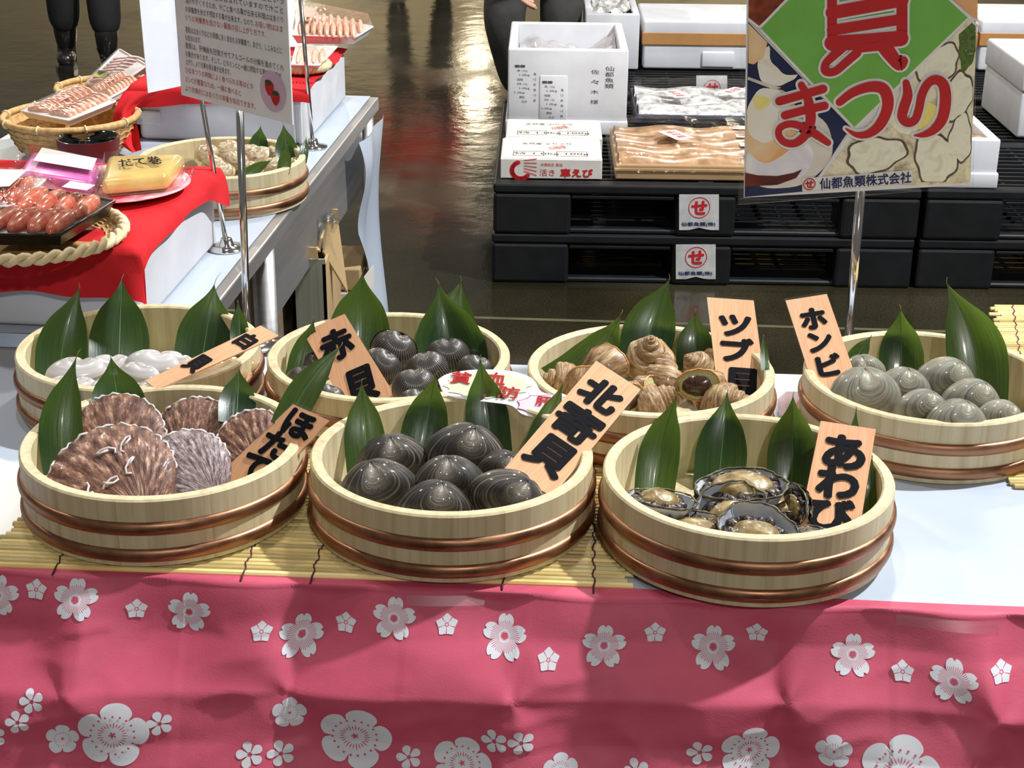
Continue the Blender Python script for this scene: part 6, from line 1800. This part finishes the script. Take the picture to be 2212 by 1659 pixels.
def person(label, loc, heading, J, top, trs, shoe_m, bend=False):
    """J: joint positions (metres, figure's own frame, x to its left, facing -y)"""
    o = thing('person', label, 'person', loc, (0, 0, heading))
    V3 = lambda p: Vector(p)
    pel, chest, neck, head = V3(J['pelvis']), V3(J['chest']), V3(J['neck']), V3(J['head'])
    # body: pelvis-chest-neck-head with arms and legs in one surface
    V = [pel, pel.lerp(chest, .5), chest, neck, head, head + (head - neck).normalized() * .10]
    E = [(0, 1), (1, 2), (2, 3), (3, 4), (4, 5)]
    R = [(.14, .10), (.13, .095), (.15, .10), .055, (.082, .095), (.06, .07)]
    for sd in 'lr':
        b = len(V)
        V += [V3(J['sh_' + sd]), V3(J['el_' + sd]), V3(J['wr_' + sd])]
        E += [(2, b), (b, b + 1), (b + 1, b + 2)]
        R += [.052, .040, .028]
        dv_ = (V[-1] - V[-2]).normalized()
        hv, he, hr = hand(o, V[-1], dv_, Vector((0, -1, 0)) if abs(dv_.y) < .8 else Vector((1, 0, 0)), Vector((1 if sd == 'l' else -1, 0, 0)))
        w = b + 2; n0 = len(V)
        V += hv[1:]
        E += [(w if a == 0 else n0 + a - 1, w if c == 0 else n0 + c - 1) for a, c in he]
        R += hr[1:]
        b = len(V)
        V += [V3(J['hip_' + sd]), V3(J['kn_' + sd]), V3(J['an_' + sd])]
        E += [(0, b), (b, b + 1), (b + 1, b + 2)]
        R += [.085, .055, .036]
    skin('body', V, E, R, MT['skin'], o)
    # face and hair
    hd = head
    fw = Vector((0, -1, 0))
    part('nose', *join(([hd + Vector((0, -.098, .02)), hd + Vector((-.014, -.092, -.02)), hd + Vector((.014, -.092, -.02)), hd + Vector((0, -.118, -.015))], [(0, 1, 3), (0, 3, 2), (1, 2, 3)])), MT['skin'], o, world_space=False)
    for sx_ in (-1, 1):
        part('eye', *lathe([(.001, .004), (.008, .002), (.011, -.002)], 10, hd + Vector((sx_ * .032, -.092, .024))), MT['hair'], o, world_space=False)
        part('ear', *lathe([(.002, .02), (.012, .012), (.014, -.01), (.002, -.022)], 10, hd + Vector((sx_ * .084, .0, .0))), MT['skin'], o, world_space=False)
    part('mouth', *tube([hd + Vector((-.022, -.090, -.045)), hd + Vector((0, -.096, -.047)), hd + Vector((.022, -.090, -.045))], .004, 6), MT['orange_flesh'], o, world_space=False)
    Vh, Fh, _ = grid(20, 10, lambda u, v: hd + Vector((.092 * math.cos(2 * PI * u) * math.sin(PI * .62 * v), .105 * math.sin(2 * PI * u) * math.sin(PI * .62 * v) + .012, .05 + .09 * math.cos(PI * .62 * v) - .02 * (math.sin(2 * PI * u) > 0) * v)), close_u=True)
    part('hair', Vh, Fh, MT['hair'], o, world_space=False)
    # jacket
    Vj = [pel + Vector((0, 0, .02)), pel.lerp(chest, .5), chest, neck - (neck - chest) * .25]
    Ej = [(0, 1), (1, 2), (2, 3)]; Rj = [(.175, .13), (.17, .125), (.175, .125), .075]
    for sd in 'lr':
        b = len(Vj)
        Vj += [V3(J['sh_' + sd]), V3(J['el_' + sd]), V3(J['wr_' + sd]).lerp(V3(J['el_' + sd]), .15)]
        Ej += [(2, b), (b, b + 1), (b + 1, b + 2)]; Rj += [.072, .058, .046]
    skin('jacket', Vj, Ej, Rj, top, o)
    # trousers
    Vt = [pel + Vector((0, 0, .04))]; Et = []; Rt = [(.165, .125)]
    for sd in 'lr':
        b = len(Vt)
        h_, k_, a_ = V3(J['hip_' + sd]), V3(J['kn_' + sd]), V3(J['an_' + sd])
        Vt += [h_, h_.lerp(k_, .5), k_, k_.lerp(a_, .5), a_ + (k_ - a_) * .12]
        Et += [(0, b), (b, b + 1), (b + 1, b + 2), (b + 2, b + 3), (b + 3, b + 4)]
        Rt += [(.105, .11), .100, .085, .082, .074]
    skin('trousers', Vt, Et, Rt, trs, o)
    for sd in 'lr':
        a_ = V3(J['an_' + sd]); k_ = V3(J['kn_' + sd])
        toe = V3(J['toe_' + sd]) - a_; toe.z = 0; toe.normalize()
        g0 = Vector((a_.x, a_.y, .042))
        bt = skin('boot', [g0 - toe * .035, g0 + Vector((0, 0, .10)) , a_ + (k_ - a_) * .35, g0 + toe * .08 + Vector((0, 0, .004)), g0 + toe * .155],
             [(0, 1), (1, 2), (0, 3), (3, 4)], [(.042, .042), (.056, .056), (.066, .066), (.048, .040), (.042, .036)], shoe_m, o)
        V_, F_ = [], []
        side = Vector((-toe.y, toe.x, 0))
        outl = [(-.075, -.030), (-.075, .030), (0.0, .042), (.10, .050), (.18, .036), (.20, 0), (.18, -.036), (.10, -.050), (0.0, -.042)]
        pts_ = [Vector((a_.x, a_.y, .022)) + toe * x + side * y for x, y in outl]
        part('sole', *prism(pts_, Vector((0, 0, 1)), .0215), shoe_m, bt, world_space=False, smooth=False)
    return o
def standing(spread=.11, stride=0.0, lean=0.0):
    J = dict(pelvis=(0, 0, .90), chest=(0, -lean * .5, 1.26), neck=(0, -lean * .7, 1.45), head=(0, -lean * .8 - .02, 1.58))
    for sd, s in (('l', 1), ('r', -1)):
        J['hip_' + sd] = (s * .095, 0, .84); J['kn_' + sd] = (s * spread, -.03 + s * stride * .5, .47); J['an_' + sd] = (s * spread, s * stride, .10)
        J['toe_' + sd] = (s * (spread + .03), s * stride - .2, 0)
        J['sh_' + sd] = (s * .19, -lean * .6, 1.36); J['el_' + sd] = (s * .25, .02 - lean * .6, 1.08); J['wr_' + sd] = (s * .25, -.06 - lean * .6, .86)
    return J
pa_, pb3 = pt(158, 158, z=0), pt(236, 138, z=0)
cen = (pa_ + pb3) / 2
J = standing(.085, -.10)
person('person in black trousers and black rubber boots at upper left', (cen.x - .02, cen.y + .03, 0), math.radians(20), J, MT['jacket_dark'], MT['black_trs'], MT['boot'])
# person bending down behind the styrofoam boxes, hand hanging at knee height
c2 = pt(1168, 5, y=6.25)
J = standing(.10)
J.update(pelvis=(0, .12, .80), chest=(0, -.22, .98), neck=(0, -.40, 1.06), head=(0, -.52, 1.06))
J['hip_l'], J['hip_r'] = (.10, .12, .76), (-.10, .12, .76)
J['kn_l'], J['kn_r'] = (.075, -.12, .46), (-.145, -.13, .46)
J['an_l'], J['an_r'] = (.09, .02, .10), (-.06, .04, .10)
J['toe_l'], J['toe_r'] = (.12, -.2, 0), (-.1, -.2, 0)
J['sh_l'], J['sh_r'] = (.19, -.28, .98), (-.19, -.28, .98)
J['el_l'], J['el_r'] = (.27, -.30, .82), (-.25, -.26, .84)
J['wr_l'], J['wr_r'] = (.18, -.40, .92), (-.14, -.34, .67)
person('person in dark grey trousers bending behind the white boxes', (c2.x, 6.25, 0), 0.0, J, MT['jacket_dark'], MT['grey_trs'], MT['boot'])
# passer-by in a red jacket, seen in the photograph only as a reflection on the wet floor
person('person in red jacket mirrored in the wet floor', (-.62, 10.4, 0), math.radians(-15), standing(.12, .12), MT['jacket_red'], MT['grey_trs'], MT['boot'])
